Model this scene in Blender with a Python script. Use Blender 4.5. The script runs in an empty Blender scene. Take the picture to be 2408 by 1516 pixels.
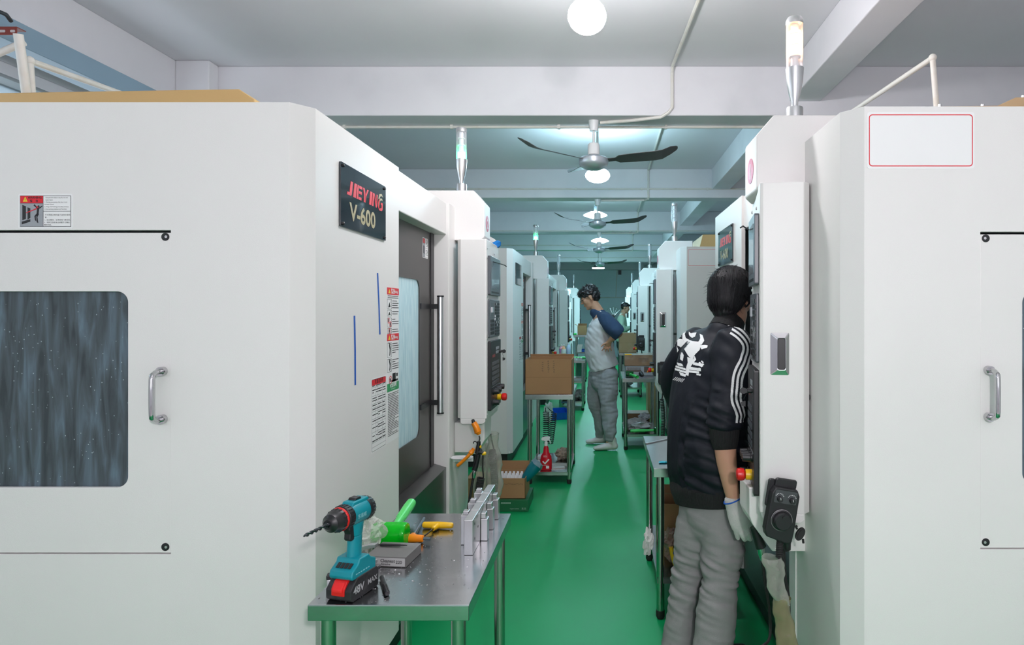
import bpy, bmesh, math, random
from mathutils import Vector, Matrix, noise
from mathutils.bvhtree import BVHTree
PI = math.pi
random.seed(7)
scene = bpy.context.scene
C = scene.collection
# ------------------------------------------------------------------ camera
FPX = 1500.0; VX, VY = 1418.0, 735.0; CH = 1.45
cam_d = bpy.data.cameras.new('camera'); cam = bpy.data.objects.new('camera', cam_d); C.objects.link(cam)
cam_d.sensor_width = 36.0; cam_d.lens = FPX / 2408 * 36.0
cam_d.shift_x = -(VX - 1204) / 2408; cam_d.shift_y = -(758 - VY) / 2408
cam_d.clip_start = .05; cam_d.clip_end = 200
cam.location = (0, 0, CH); cam.rotation_euler = (PI/2, 0, 0)
scene.camera = cam
scene.view_settings.view_transform = 'Standard'; scene.view_settings.look = 'None'
scene.view_settings.gamma = 1; scene.view_settings.use_curve_mapping = False
scene.view_settings.exposure = 0.0
# ------------------------------------------------------------------ world (daylight outside the windows)
w = bpy.data.worlds.new('world'); scene.world = w; w.use_nodes = True
w.node_tree.nodes['Background'].inputs[0].default_value = (.75, .88, 1, 1)
w.node_tree.nodes['Background'].inputs[1].default_value = 1.2
try:
    scene.cycles.use_denoising = True; scene.cycles.max_bounces = 8; scene.cycles.diffuse_bounces = 4; scene.cycles.adaptive_threshold = .02
    scene.cycles.transparent_max_bounces = 12; scene.cycles.sample_clamp_indirect = 6
    scene.cycles.caustics_reflective = False; scene.cycles.caustics_refractive = False
except Exception: pass
def area(name, loc, rot, sx, sy, power, col):
    l = bpy.data.lights.new(name, 'AREA'); l.shape = 'RECTANGLE'; l.size = sx; l.size_y = sy; l.energy = power; l.color = col
    o = bpy.data.objects.new(name, l); C.objects.link(o); o.location = loc; o.rotation_euler = rot; return o
# fill light added behind the camera; daylight by the windows on the left
area('rear_fill', (-.2, -4.7, 1.6), (math.radians(86), 0, 0), 5.0, 1.6, 32, (1.0, .94, .98))
area('daylight_left', (-3.2, 2.6, 2.3), (0, math.radians(-90), 0), .7, 4.0, 14, (.8, .9, 1.0))
def point(name, loc, power, col, r=.07):
    l = bpy.data.lights.new(name, 'POINT'); l.energy = power; l.color = col; l.shadow_soft_size = r
    o = bpy.data.objects.new(name, l); C.objects.link(o); o.location = loc; return o
COOL = (.80, .95, 1.0)
# (x, y, z of bulb, power, colour)
LAMPS = [(-.07, 2.8, 2.75, 210, (1, .97, 1)), (-.05, 5.95, 2.72, 110, (.56, .86, 1)), (-.11, 9.2, 2.85, 105, (.55, .87, 1)), (-.06, 12.4, 2.84, 110, (.5, .86, 1)), (-.12, 16.2, 2.62, 330, (.5, .86, 1)), (.40, -.7, 1.92, 440, (1, .925, .975)), (-.1, -3.2, 2.7, 110, (1, .94, .99))]  # last two bulbs are unseen, added behind the camera to light near faces
# ------------------------------------------------------------------ helpers
def PX(px, py, d):
    return Vector(((px - VX) / FPX * d, d, CH - (py - VY) / FPX * d))
def TP(px, py, z):   # point on a horizontal plane
    d = FPX * (CH - z) / (py - VY)
    return PX(px, py, d)
MATS = {}
def mat(name, col=(.8,.8,.8), rough=.5, metal=0, bump=0, bscale=200, var=0, vscale=5, emit=None, es=1, spec=.5, trans=0, alpha=1, stretch=None, coat=0, sheen=0, dirt=None, dscale=3, damt=.5, aniso=0):
    if name in MATS: return MATS[name]
    m = bpy.data.materials.new(name); m.use_nodes = True; nt = m.node_tree; N = nt.nodes; L = nt.links
    b = N['Principled BSDF']
    b.inputs['Base Color'].default_value = (*col, 1); b.inputs['Roughness'].default_value = rough
    b.inputs['Metallic'].default_value = metal; b.inputs['Specular IOR Level'].default_value = spec
    b.inputs['Transmission Weight'].default_value = trans; b.inputs['Alpha'].default_value = alpha
    b.inputs['Coat Weight'].default_value = coat; b.inputs['Sheen Weight'].default_value = sheen
    if aniso: b.inputs['Anisotropic'].default_value = aniso
    tc = N.new('ShaderNodeTexCoord'); mp = N.new('ShaderNodeMapping'); L.new(tc.outputs['Object'], mp.inputs[0])
    if stretch: mp.inputs['Scale'].default_value = stretch
    src = None
    if var:
        n = N.new('ShaderNodeTexNoise'); n.inputs['Scale'].default_value = vscale; n.inputs['Detail'].default_value = 5
        L.new(mp.outputs[0], n.inputs['Vector'])
        mx = N.new('ShaderNodeMix'); mx.data_type = 'RGBA'
        mx.inputs[6].default_value = (*[c*(1-var) for c in col], 1); mx.inputs[7].default_value = (*[min(1, c*(1+var)) for c in col], 1)
        L.new(n.outputs['Fac'], mx.inputs[0]); src = mx.outputs[2]; L.new(src, b.inputs['Base Color'])
    if dirt:
        n = N.new('ShaderNodeTexNoise'); n.inputs['Scale'].default_value = dscale; n.inputs['Detail'].default_value = 8
        L.new(mp.outputs[0], n.inputs['Vector'])
        r = N.new('ShaderNodeValToRGB'); r.color_ramp.elements[0].position = .52; r.color_ramp.elements[1].position = .8
        r.color_ramp.elements[0].color = (0,0,0,1); r.color_ramp.elements[1].color = (damt,)*3 + (1,)
        L.new(n.outputs['Fac'], r.inputs[0])
        mx = N.new('ShaderNodeMix'); mx.data_type = 'RGBA'; mx.inputs[6].default_value = (*col, 1); mx.inputs[7].default_value = (*dirt, 1)
        if src: L.new(src, mx.inputs[6])
        L.new(r.outputs[0], mx.inputs[0]); L.new(mx.outputs[2], b.inputs['Base Color'])
    if bump:
        n2 = N.new('ShaderNodeTexNoise'); n2.inputs['Scale'].default_value = bscale; n2.inputs['Detail'].default_value = 3
        L.new(mp.outputs[0], n2.inputs['Vector']); bp = N.new('ShaderNodeBump'); bp.inputs['Strength'].default_value = bump; bp.inputs['Distance'].default_value = .01
        L.new(n2.outputs['Fac'], bp.inputs['Height']); L.new(bp.outputs[0], b.inputs['Normal'])
    if emit:
        b.inputs['Emission Color'].default_value = (*emit, 1); b.inputs['Emission Strength'].default_value = es
    MATS[name] = m; return m
def clearmat(name, col=(1,1,1), gloss=.15, rough=.05, tint=None):
    if name in MATS: return MATS[name]
    m = bpy.data.materials.new(name); m.use_nodes = True; nt = m.node_tree; N = nt.nodes; L = nt.links
    N.remove(N['Principled BSDF']); out = N['Material Output']
    t = N.new('ShaderNodeBsdfTransparent'); t.inputs[0].default_value = (*(tint or col), 1)
    g = N.new('ShaderNodeBsdfPrincipled'); g.inputs['Base Color'].default_value = (*col, 1); g.inputs['Roughness'].default_value = rough
    mx = N.new('ShaderNodeMixShader'); lw = N.new('ShaderNodeLayerWeight'); lw.inputs[0].default_value = .35
    ma = N.new('ShaderNodeMath'); ma.operation = 'ADD'; ma.inputs[1].default_value = gloss; ma.use_clamp = True
    mm = N.new('ShaderNodeMath'); mm.operation = 'MULTIPLY'; mm.inputs[1].default_value = .6
    L.new(lw.outputs['Facing'], mm.inputs[0]); L.new(mm.outputs[0], ma.inputs[0]); L.new(ma.outputs[0], mx.inputs[0])
    L.new(t.outputs[0], mx.inputs[1]); L.new(g.outputs[0], mx.inputs[2]); L.new(mx.outputs[0], out.inputs[0])
    MATS[name] = m; return m
def emitmat(name, col, s):
    if name in MATS: return MATS[name]
    m = bpy.data.materials.new(name); m.use_nodes = True; N = m.node_tree.nodes; N.remove(N['Principled BSDF'])
    e = N.new('ShaderNodeEmission'); e.inputs[0].default_value = (*col, 1); e.inputs[1].default_value = s
    m.node_tree.links.new(e.outputs[0], N['Material Output'].inputs[0]); MATS[name] = m; return m

class FR:
    def __init__(s, o, r, u): s.o = Vector(o); s.r = Vector(r).normalized(); s.u = Vector(u).normalized(); s.n = s.r.cross(s.u)
    def __call__(s, a, b, c=0): return s.o + s.r*a + s.u*b + s.n*c
WORLD = FR((0,0,0), (1,0,0), (0,1,0))
_tc = {}
def text_geo(t, bold=0):
    if (t, bold) in _tc: return _tc[(t, bold)]
    c = bpy.data.curves.new('t', 'FONT'); c.body = t; c.size = 1; c.resolution_u = 3; c.offset = bold*.8
    o = bpy.data.objects.new('t', c); C.objects.link(o)
    dg = bpy.context.evaluated_depsgraph_get(); me = bpy.data.meshes.new_from_object(o.evaluated_get(dg))
    V = [(v.co.x, v.co.y) for v in me.vertices]; F = [tuple(p.vertices) for p in me.polygons]
    bpy.data.objects.remove(o); bpy.data.curves.remove(c); bpy.data.meshes.remove(me)
    _tc[(t, bold)] = (V, F); return _tc[(t, bold)]
class MB:
    def __init__(s): s.v = []; s.f = []; s.m = []; s.k = 0
    def mat(s, k): s.k = k; return s
    def add(s, V, F):
        n = len(s.v); s.v += [tuple(p) for p in V]; s.f += [tuple(i+n for i in f) for f in F]; s.m += [s.k]*len(F); return s
    def fbox(s, F, a0, a1, b0, b1, c0, c1):
        V = [F(a,b,c) for c in (c0,c1) for b in (b0,b1) for a in (a0,a1)]
        return s.add(V, [(0,2,3,1),(4,5,7,6),(0,1,5,4),(2,6,7,3),(0,4,6,2),(1,3,7,5)])
    def box(s, x0,x1,y0,y1,z0,z1):
        return s.fbox(WORLD, x0,x1,y0,y1,z0,z1)
    def prism(s, F, P, c0, c1):
        n = len(P); V = [F(a,b,c0) for a,b in P] + [F(a,b,c1) for a,b in P]
        return s.add(V, [tuple(range(n))[::-1], tuple(range(n,2*n))] + [(i,(i+1)%n,n+(i+1)%n,n+i) for i in range(n)])
    def rrect(s, F, a0,a1,b0,b1,r,c0,c1,n=5): return s.prism(F, rr(a0,a1,b0,b1,r,n), c0, c1)
    def holed(s, F, a0,a1,b0,b1, h, r, c0, c1, n=6):   # rectangle with rounded rectangular hole h
        I = rr(*h, r, n); cx = (h[0]+h[1])/2; cy = (h[2]+h[3])/2; O = []
        k = len(I)//4
        # walk: assign each inner point to outer rect point (corner points for arc middles)
        corners = [(a1,b0),(a1,b1),(a0,b1),(a0,b0)]
        for i,(x,y) in enumerate(I): O.append(corners[i//k])
        m = len(I); V = [F(a,b,c0) for a,b in I]+[F(a,b,c0) for a,b in O]+[F(a,b,c1) for a,b in I]+[F(a,b,c1) for a,b in O]
        fs = []
        for i in range(m):
            j = (i+1)%m
            fs += [(2*m+i, 3*m+i, 3*m+j, 2*m+j)] if O[i] != O[j] else [(2*m+i, 3*m+i, 2*m+j)]
            fs += [(i, j, m+j, m+i)] if O[i] != O[j] else [(i, j, m+i)]
            fs += [(i, 2*m+i, 2*m+j, j)]
            if O[i] != O[j]: fs += [(m+i, m+j, 3*m+j, 3*m+i)]
        return s.add(V, fs)
    def tube(s, P, r, n=10, close=True, r2=None):
        P = [Vector(p) for p in P]; R = r if isinstance(r, (list,tuple)) else [r]*len(P)
        V = []; up = None
        for i,p in enumerate(P):
            t = (P[min(i+1,len(P)-1)]-P[max(i-1,0)]);
            if t.length < 1e-9: t = Vector((0,0,1))
            t.normalize()
            if up is None: up = t.orthogonal().normalized()
            up = (up - t*up.dot(t)); up = up.normalized() if up.length > 1e-6 else t.orthogonal().normalized()
            q = t.cross(up)
            for k in range(n):
                a = 2*PI*k/n; V.append(p + (up*math.cos(a)+q*math.sin(a))*R[i])
        m = len(P); fs = [(i*n+k, i*n+(k+1)%n, (i+1)*n+(k+1)%n, (i+1)*n+k) for i in range(m-1) for k in range(n)]
        if close: fs += [tuple(range(n))[::-1], tuple(range((m-1)*n, m*n))]
        return s.add(V, fs)
    def cyl(s, p0, p1, r, n=16, r1=None): return s.tube([p0, p1], [r, r if r1 is None else r1], n)
    def lathe(s, prof, c=(0,0,0), ax=(0,0,1), n=20):   # prof: (radius, height)
        c = Vector(c); ax = Vector(ax).normalized(); u = ax.orthogonal().normalized(); q = ax.cross(u)
        V = [c + ax*h + (u*math.cos(2*PI*k/n)+q*math.sin(2*PI*k/n))*max(r,1e-5) for r,h in prof for k in range(n)]
        m = len(prof); fs = [(i*n+k, i*n+(k+1)%n, (i+1)*n+(k+1)%n, (i+1)*n+k) for i in range(m-1) for k in range(n)]
        fs += [tuple(range(n))[::-1], tuple(range((m-1)*n, m*n))]
        return s.add(V, fs)
    def ell(s, c, rx, ry, rz, n=16, m=10, M=None):
        c = Vector(c); V = []
        for i in range(m+1):
            th = PI*i/m
            for k in range(n):
                v = Vector((rx*math.sin(th)*math.cos(2*PI*k/n), ry*math.sin(th)*math.sin(2*PI*k/n), -rz*math.cos(th)))
                if M: v = M @ v
                V.append(c+v)
        return s.add(V, [(i*n+k, i*n+(k+1)%n, (i+1)*n+(k+1)%n, (i+1)*n+k) for i in range(m) for k in range(n)])
    def text(s, F, t, a, b, size, c=.0005, sx=1, al='l', bold=0):
        V, Fs = text_geo(t, bold)
        if not V: return s
        w = max(x for x,_ in V); x0 = min(x for x,_ in V)
        off = {'l':0,'c':-(w+x0)/2*size*sx,'r':-w*size*sx}[al]
        s.add([F(a+off+x*size*sx, b+y*size, c) for x,y in V], Fs)
        return s
    def build(s, name, mats, parent=None, smooth=False, bevel=0, seg=2, fix=True, loc=None):
        me = bpy.data.meshes.new(name); me.from_pydata(s.v, [], s.f)
        mats = mats if isinstance(mats, (list,tuple)) else [mats]
        for m in mats: me.materials.append(m)
        me.polygons.foreach_set('material_index', [min(k, len(mats)-1) for k in s.m])
        if fix:
            bm = bmesh.new(); bm.from_mesh(me); bmesh.ops.recalc_face_normals(bm, faces=bm.faces); bm.to_mesh(me); bm.free()
        if smooth:
            me.polygons.foreach_set('use_smooth', [True]*len(me.polygons))
            try: me.set_sharp_from_angle(angle=math.radians(40))
            except Exception: pass
        o = bpy.data.objects.new(name, me); C.objects.link(o)
        if parent: o.parent = parent
        if loc: o.location = loc
        if bevel:
            b = o.modifiers.new('bevel', 'BEVEL'); b.width = bevel; b.segments = seg; b.limit_method = 'ANGLE'; b.angle_limit = math.radians(35)
        return o
def rr(a0,a1,b0,b1,r,n=5):
    P = []
    for cx,cy,s in ((a1-r,b0+r,-90),(a1-r,b1-r,0),(a0+r,b1-r,90),(a0+r,b0+r,180)):
        for k in range(n+1):
            t = math.radians(s+90*k/n); P.append((cx+r*math.cos(t), cy+r*math.sin(t)))
    return P
def circ(cx,cy,r,n=20): return [(cx+r*math.cos(2*PI*k/n), cy+r*math.sin(2*PI*k/n)) for k in range(n)]
def empty(name, label, cat, loc=(0,0,0), rz=0, group=None):
    o = bpy.data.objects.new(name, None); C.objects.link(o); o.location = loc; o.rotation_euler = (0,0,rz); o.empty_display_size = .05
    return tag(o, label, cat, group)
def tag(o, label=None, cat=None, group=None, kind=None):
    if label: o['label'] = label
    if cat: o['category'] = cat
    if group: o['group'] = group
    if kind: o['kind'] = kind
    return o
def struct(o): o['kind'] = 'structure'; return o
def smoothpath(P, k=6):
    P = [Vector(p) for p in P]; out = []
    for i in range(len(P)-1):
        p0 = P[max(i-1,0)]; p1 = P[i]; p2 = P[i+1]; p3 = P[min(i+2,len(P)-1)]
        for j in range(k):
            t = j/k
            out.append(.5*((2*p1)+(p2-p0)*t+(2*p0-5*p1+4*p2-p3)*t*t+(3*p1-p0-3*p2+p3)*t**3))
    out.append(P[-1]); return out
def coil(P, r, turns, wr, n=6, per=10):   # helix along polyline
    Q = smoothpath(P, 12); L = [0]
    for i in range(1,len(Q)): L.append(L[-1]+(Q[i]-Q[i-1]).length)
    out = []; N = int(turns*per); up = None
    for i in range(N+1):
        d = L[-1]*i/N; j = next((j for j in range(1,len(L)) if L[j] >= d-1e-9), len(L)-1)
        f = (d-L[j-1])/max(L[j]-L[j-1],1e-9); p = Q[j-1].lerp(Q[j], f); t = (Q[j]-Q[j-1]).normalized()
        if up is None: up = t.orthogonal().normalized()
        up = (up-t*up.dot(t)).normalized(); q = t.cross(up); a = 2*PI*i/per
        out.append(p+(up*math.cos(a)+q*math.sin(a))*r)
    return out

# ------------------------------------------------------------------ materials
M_paint = mat('machine_paint', (.80,.785,.77), .38, bump=.06, bscale=420, var=.02, vscale=2)
M_plaster = mat('plaster_wall', (.77,.77,.80), .8, bump=.15, bscale=6, var=.04, vscale=3, dirt=(.55,.56,.6), dscale=2.2, damt=.35)
M_ceil = mat('ceiling_plaster', (.74,.74,.77), .85, bump=.1, bscale=4, var=.05, vscale=1.5)
M_floor = mat('green_epoxy', (.001,.31,.092), .42, var=.12, vscale=1.2, bump=.02, bscale=3, dirt=(.004,.22,.075), dscale=1.7, damt=.5, spec=.3)
M_steel = mat('stainless', (.50,.51,.52), .2, 1, bump=.03, bscale=30, var=.12, vscale=6, dirt=(.72,.74,.76), dscale=9, damt=.5)
M_leg = mat('stainless_tube', (.5,.5,.48), .22, 1, var=.1)
M_chrome = mat('chrome', (.55,.55,.56), .12, 1)
M_alu = mat('brushed_aluminium', (.72,.72,.73), .33, 1)
M_mill = mat('milled_aluminium', (.60,.59,.60), .34, 1, bump=.04, bscale=90)
M_black = mat('black_plastic', (.012,.012,.014), .4)
M_rubber = mat('black_rubber', (.015,.015,.015), .7)
M_dark = mat('dark_door_metal', (.055,.05,.048), .35, .2)
M_base = mat('black_base', (.01,.01,.012), .5)
M_gray = mat('panel_grey', (.09,.10,.115), .35)
M_screen = mat('dull_screen', (.20,.25,.29), .12, coat=.4)
M_white = mat('white_plastic', (.82,.83,.84), .4)
M_vinyl = mat('white_sticker', (.86,.86,.86), .4)
M_inkk = mat('black_ink', (.012,.012,.014), .5)
M_inkr = mat('red_ink', (.72,.01,.025), .4)
M_inkg = mat('green_ink', (.02,.30,.10), .4)
M_inky = mat('yellow_ink', (.85,.62,.03), .4)
M_grey_ink = mat('grey_ink', (.33,.35,.38), .5)
M_gold = mat('gold_ink', (.42,.36,.20), .4)
M_plate = mat('black_gloss_plate', (.012,.017,.024), .1, coat=.6)
M_tanc = mat('tan_cover', (.62,.41,.17), .5, bump=.05, bscale=60)
M_red = mat('red_plastic', (.68,.012,.012), .3)
M_yel = mat('yellow_plastic', (.85,.50,.01), .35)
M_org = mat('orange_plastic', (.90,.26,.008), .35)
M_tape = mat('blue_tape', (.008,.10,.48), .45)
M_pvc = mat('pvc_pipe', (.72,.71,.66), .45, dirt=(.55,.45,.3), dscale=14, damt=.4)
M_blue_steel = mat('blue_grey_steel', (.20,.30,.38), .45, .1, var=.06)
M_fan = mat('fan_blade_grey', (.075,.075,.08), .45, .2)
M_card = mat('cardboard', (.36,.20,.09), .75, var=.08, vscale=6, bump=.05, bscale=80, dirt=(.22,.12,.06), dscale=3, damt=.4)
M_cardin = mat('cardboard_inside', (.34,.17,.08), .8, var=.1)
M_clear = clearmat('clear_plastic', (.9,.92,.93), .12)
M_sheath = clearmat('milky_sheath', (.55,.56,.50), .32, .2, tint=(.9,.9,.85))
M_mint = clearmat('clear_green', (.0,.62,.02), .45, .1, tint=(.10,.95,.08))
# ------------------------------------------------------------------ room shell
ZC = 3.2; ZB = CH + 1.40; Y1 = 21.0; Y0 = -5.0; XL = -3.34; XR = 3.05
b = MB(); b.box(XL-.1, XR+.1, -.4, Y1+.1, -.1, 0); struct(b.build('floor', M_floor))
b = MB(); b.box(XL-.1, XR+.1, Y0-.1, -.4, -.1, 0); struct(b.build('floor', mat('neutral_bounce_grey', (.46,.44,.43), .7, var=.1)))  # unseen floor made neutral grey to cut green bounce on near faces
b = MB(); b.box(XL-.2, XR+.2, Y0-.2, Y1+.2, ZC, ZC+.15); struct(b.build('ceiling', M_ceil))
b = MB(); b.box(XL-.15, XL, Y0, Y1, 0, 1.95)
b.box(XL-.15, XL, Y0, .5, 1.95, ZC); b.box(XL-.15, XL, 4.4, Y1, 1.95, ZC); b.box(XL-.15, XL, .5, 4.4, 2.78, ZC)
struct(b.build('wall_left', M_plaster))
F = FR((XL-.1, 0, 0), (0,1,0), (0,0,1))
b = MB()
for a in (.5, 1.47, 2.44, 3.41, 4.36): b.fbox(F, a, a+.04, 1.95, 2.78, 0, .05)
b.fbox(F, .5, 4.4, 1.95, 1.99, 0, .05); b.fbox(F, .5, 4.4, 2.74, 2.78, 0, .05)
wl = struct(b.build('window_1', mat('pale_frame', (.6,.7,.75), .5)))
b = MB(); b.fbox(F, .5, 4.4, 1.95, 2.78, .02, .026); b.build('pane', mat('frosted_daylit_glass', (.75,.85,.9), .5, trans=.9), wl)
b = MB(); b.box(XR, XR+.15, Y0, Y1, 0, ZC); struct(b.build('wall_right', M_plaster))
M_far = mat('far_wall_paint', (.70,.82,.88), .8, bump=.1, bscale=5, var=.05, vscale=1)
b = MB(); b.box(XL-.1, XR+.1, Y1, Y1+.15, 0, ZC); struct(b.build('wall_back', M_far))
b = MB(); b.box(XL-.1, XR+.1, Y0-.15, Y0, 0, .8); b.box(XL-.1, XR+.1, Y0-.15, Y0, 3.0, ZC); b.box(XL-.1, -2.8, Y0-.15, Y0, .8, 3.0); b.box(2.4, XR+.1, Y0-.15, Y0, .8, 3.0)
struct(b.build('wall_front', M_plaster))
b = MB()
for x in (-2.8, -1.5, -.2, 1.1, 2.35): b.box(x, x+.05, Y0-.1, Y0-.05, .8, 3.0)
b.box(-2.8, 2.4, Y0-.1, Y0-.05, .8, .85); b.box(-2.8, 2.4, Y0-.1, Y0-.05, 2.95, 3.0); b.box(-2.8, 2.4, Y0-.1, Y0-.05, 2.3, 2.35)
struct(b.build('window_2', mat('pale_frame')))
# beams
tn = 1
BY = [4.53+3.243*i for i in range(-2, 6)]
for y in BY:
    if y < Y0+.1: continue
    b = MB(); b.box(XL, XR, y, y+.25, ZB, ZC); struct(b.build('trim_%d' % tn, M_plaster, bevel=.006)); tn += 1
b = MB(); b.box(1.325, 1.545, Y0, Y1, CH+1.5, ZC); struct(b.build('trim_%d' % tn, M_plaster, bevel=.006)); tn += 1
b = MB(); b.box(XL, -2.965, Y0, Y1, CH+1.395, ZC); struct(b.build('trim_%d' % tn, M_plaster, bevel=.006)); tn += 1
b = MB(); b.box(-2.965, -2.73, 4.42, 4.53, .0, ZC); struct(b.build('trim_%d' % tn, M_plaster, bevel=.008)); tn += 1
# conduits on the beams
for i, y in enumerate(BY[2:]):
    z = ZB+.004
    lab = ['white cable pipe along the foot of the nearest ceiling beam', 'white cable pipe along the face of the second ceiling beam', 'white cable pipe along the third ceiling beam', 'thin cable pipe along the fourth ceiling beam', 'thin cable pipe along the fifth ceiling beam'][min(i,4)]
    if i > 4: continue
    b = MB()
    if i == 0: yy, zz = y+.235, ZB-.014
    else: yy, zz = y-.012, ZB+.01 if i == 2 else ZB+.105
    b.tube([(XL+.4, yy, zz), (XR-.02, yy, zz)], .011, 8)
    x = XL+.6
    while x < XR-.3: b.box(x, x+.02, yy-.014, yy+.014, zz-.014, zz+(.03 if i==0 else .014)); x += .8
    tag(b.build('cable_conduit', M_pvc, smooth=True), lab, 'pipe')
# conduit running down the ceiling towards each fan
for i, y in enumerate(BY[2:6]):
    lab = ['white cable pipe bending from the ceiling down the nearest beam to the nearest visible fan', 'white cable pipe on the ceiling leading to the second beam and its fan', 'white cable pipe on the ceiling leading to the third beam', 'thin cable pipe on the ceiling leading to the fourth beam'][i]
    x = [.49, .55, .60, .66][i]
    yp = y-3.243+.25 + (1.2 if i == 0 else .95)
    b = MB(); zc = ZC-.014
    if i == 0: pts = [(.62, -1.0, zc), (.60, 2.0, zc), (x, y-.05, zc), (x, y-.014, zc-.04), (x, y-.014, ZB+.05), (x-.03, y-.014, ZB+.015), (x-.08, y+.0, ZB-.012), (x-.3, y+.08, ZB-.013), (-.02, y+.13, ZB-.013)]
    else: pts = [(-.05, yp, zc), (x-.01, yp, zc), (x, yp+.03, zc), (x, y-.03, zc), (x, y-.014, zc-.03), (x, y-.014, ZB+.0), (x, y+.0, ZB-.012), (x-.04, y+.1, ZB-.013), (-.02, y+.13, ZB-.013)]
    b.tube(pts, .012, 8)
    if i: b.tube([(-.05, yp, zc), (-.05, yp, zc-.25 if i == 1 else zc-.1)], .011, 8)
    tag(b.build('cable_conduit', M_pvc, smooth=True), lab, 'pipe')
# far wall drops
b = MB(); b.tube([(XL+.5, Y1-.02, 1.95), (XR-.5, Y1-.02, 1.95)], .015, 6); b.tube([(.42, Y1-.02, 1.95), (.47, Y1-.02, 2.95)], .012, 6)
tag(b.build('cable_conduit', M_pvc), 'thin cable pipe fixed to the blue far wall', 'pipe')
b = MB(); b.box(.50, .60, Y1-.1, Y1-.001, 2.7, 2.84); tag(b.build('camera_box', M_black), 'small black box on the far wall under the last beam', 'box')
# blue steel rail up left
b = MB(); F = FR((-2.6, 0, 0), (0,1,0), (0,0,1))
b.prism(FR((0,4.4,0),(1,0,0),(0,0,1)), [(-2.60,2.64),(-2.60,2.745),(-2.76,2.745),(-2.76,2.735),(-2.61,2.735),(-2.61,2.65),(-2.76,2.65),(-2.76,2.64)], 0, 5.4)
tag(b.build('steel_rail', M_blue_steel, bevel=.003), 'long blue-grey steel rail under the ceiling at upper left', 'rail')
b = MB(); b.tube([(XL+.03, -1, 2.42), (XL+.03, 4.4, 2.42)], .018, 8)
tag(b.build('wall_pipe', mat('bluish_pipe', (.45,.55,.62), .5), smooth=True), 'bluish pipe along the left wall below the steel rail', 'pipe')
# black cable reel edge on the rail
b = MB(); b.tube([PX(-40,20,2.5)+Vector((0,0,0)), PX(0,28,2.52), PX(14,34,2.55), PX(26,50,2.58)], .008, 8)
tag(b.build('cable', M_black, smooth=True), 'black cable hanging over the steel rail at the upper left corner', 'cable')

# pendant lamps and fans
M_bulb = [emitmat('lit_bulb_%d' % i, LAMPS[i][4], e) for i, e in enumerate([L_[3] for L_ in LAMPS])]
M_shade = mat('lamp_shade_grey', (.03,.04,.045), .5)
lamp_lab = ['large glowing white bulb nearest the camera under the ceiling', 'glowing white bulb hanging just under the nearest visible ceiling fan', 'glowing disc lamp between the two nearest visible ceiling fans', 'glowing disc lamp between the second and third ceiling fans', 'farthest hanging lamp with a dark cone shade before the blue wall', 'unseen added bulb standing in for a strong light just behind the camera', 'unseen bulb added over the aisle far behind the camera']
for i, (x, y, z, pw, col) in enumerate(LAMPS):
    e = empty('pendant_lamp', lamp_lab[i], 'lamp', (x, y, 0))
    b = MB(); b.tube([(0,0,ZC-.02), (0,0,z+.14)], .004, 6); b.lathe([(.03,0),(.035,.01),(.03,.02)], (0,0,ZC-.02)); b.build('cord', M_black, e)
    b = MB(); b.lathe([(.018,0),(.022,.03),(.022,.08),(.012,.1)], (0,0,z+.06), n=14); b.build('socket', M_shade, e, smooth=True)
    if i == 0 or i > 4:
        b = MB(); b.ell((0,0,z), .085, .085, .075, 20, 12); b.build('bulb', M_bulb[i], e, smooth=True)
    elif i == 1:
        b = MB(); b.ell((0,0,z+.01), .115, .115, .068, 20, 12); b.build('bulb', M_bulb[i], e, smooth=True)
    elif i < 4:
        b = MB(); b.lathe([(.01,-.035),(.09,-.03),(.17,.0),(.165,.012),(.08,.05),(.03,.06)], (0,0,z), n=24); b.build('bulb', M_bulb[i], e, smooth=True)
    else:
        b = MB(); b.lathe([(.16,-.03),(.165,-.025),(.07,.05),(.03,.1),(.0,.1)], (0,0,z), n=24); b.build('lamp_shade', M_shade, e, smooth=True)
        b = MB(); b.lathe([(.0,-.055),(.15,-.05),(.155,-.032),(.0,-.032)], (0,0,z), n=24); b.build('bulb', M_bulb[4], e, smooth=True)
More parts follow.
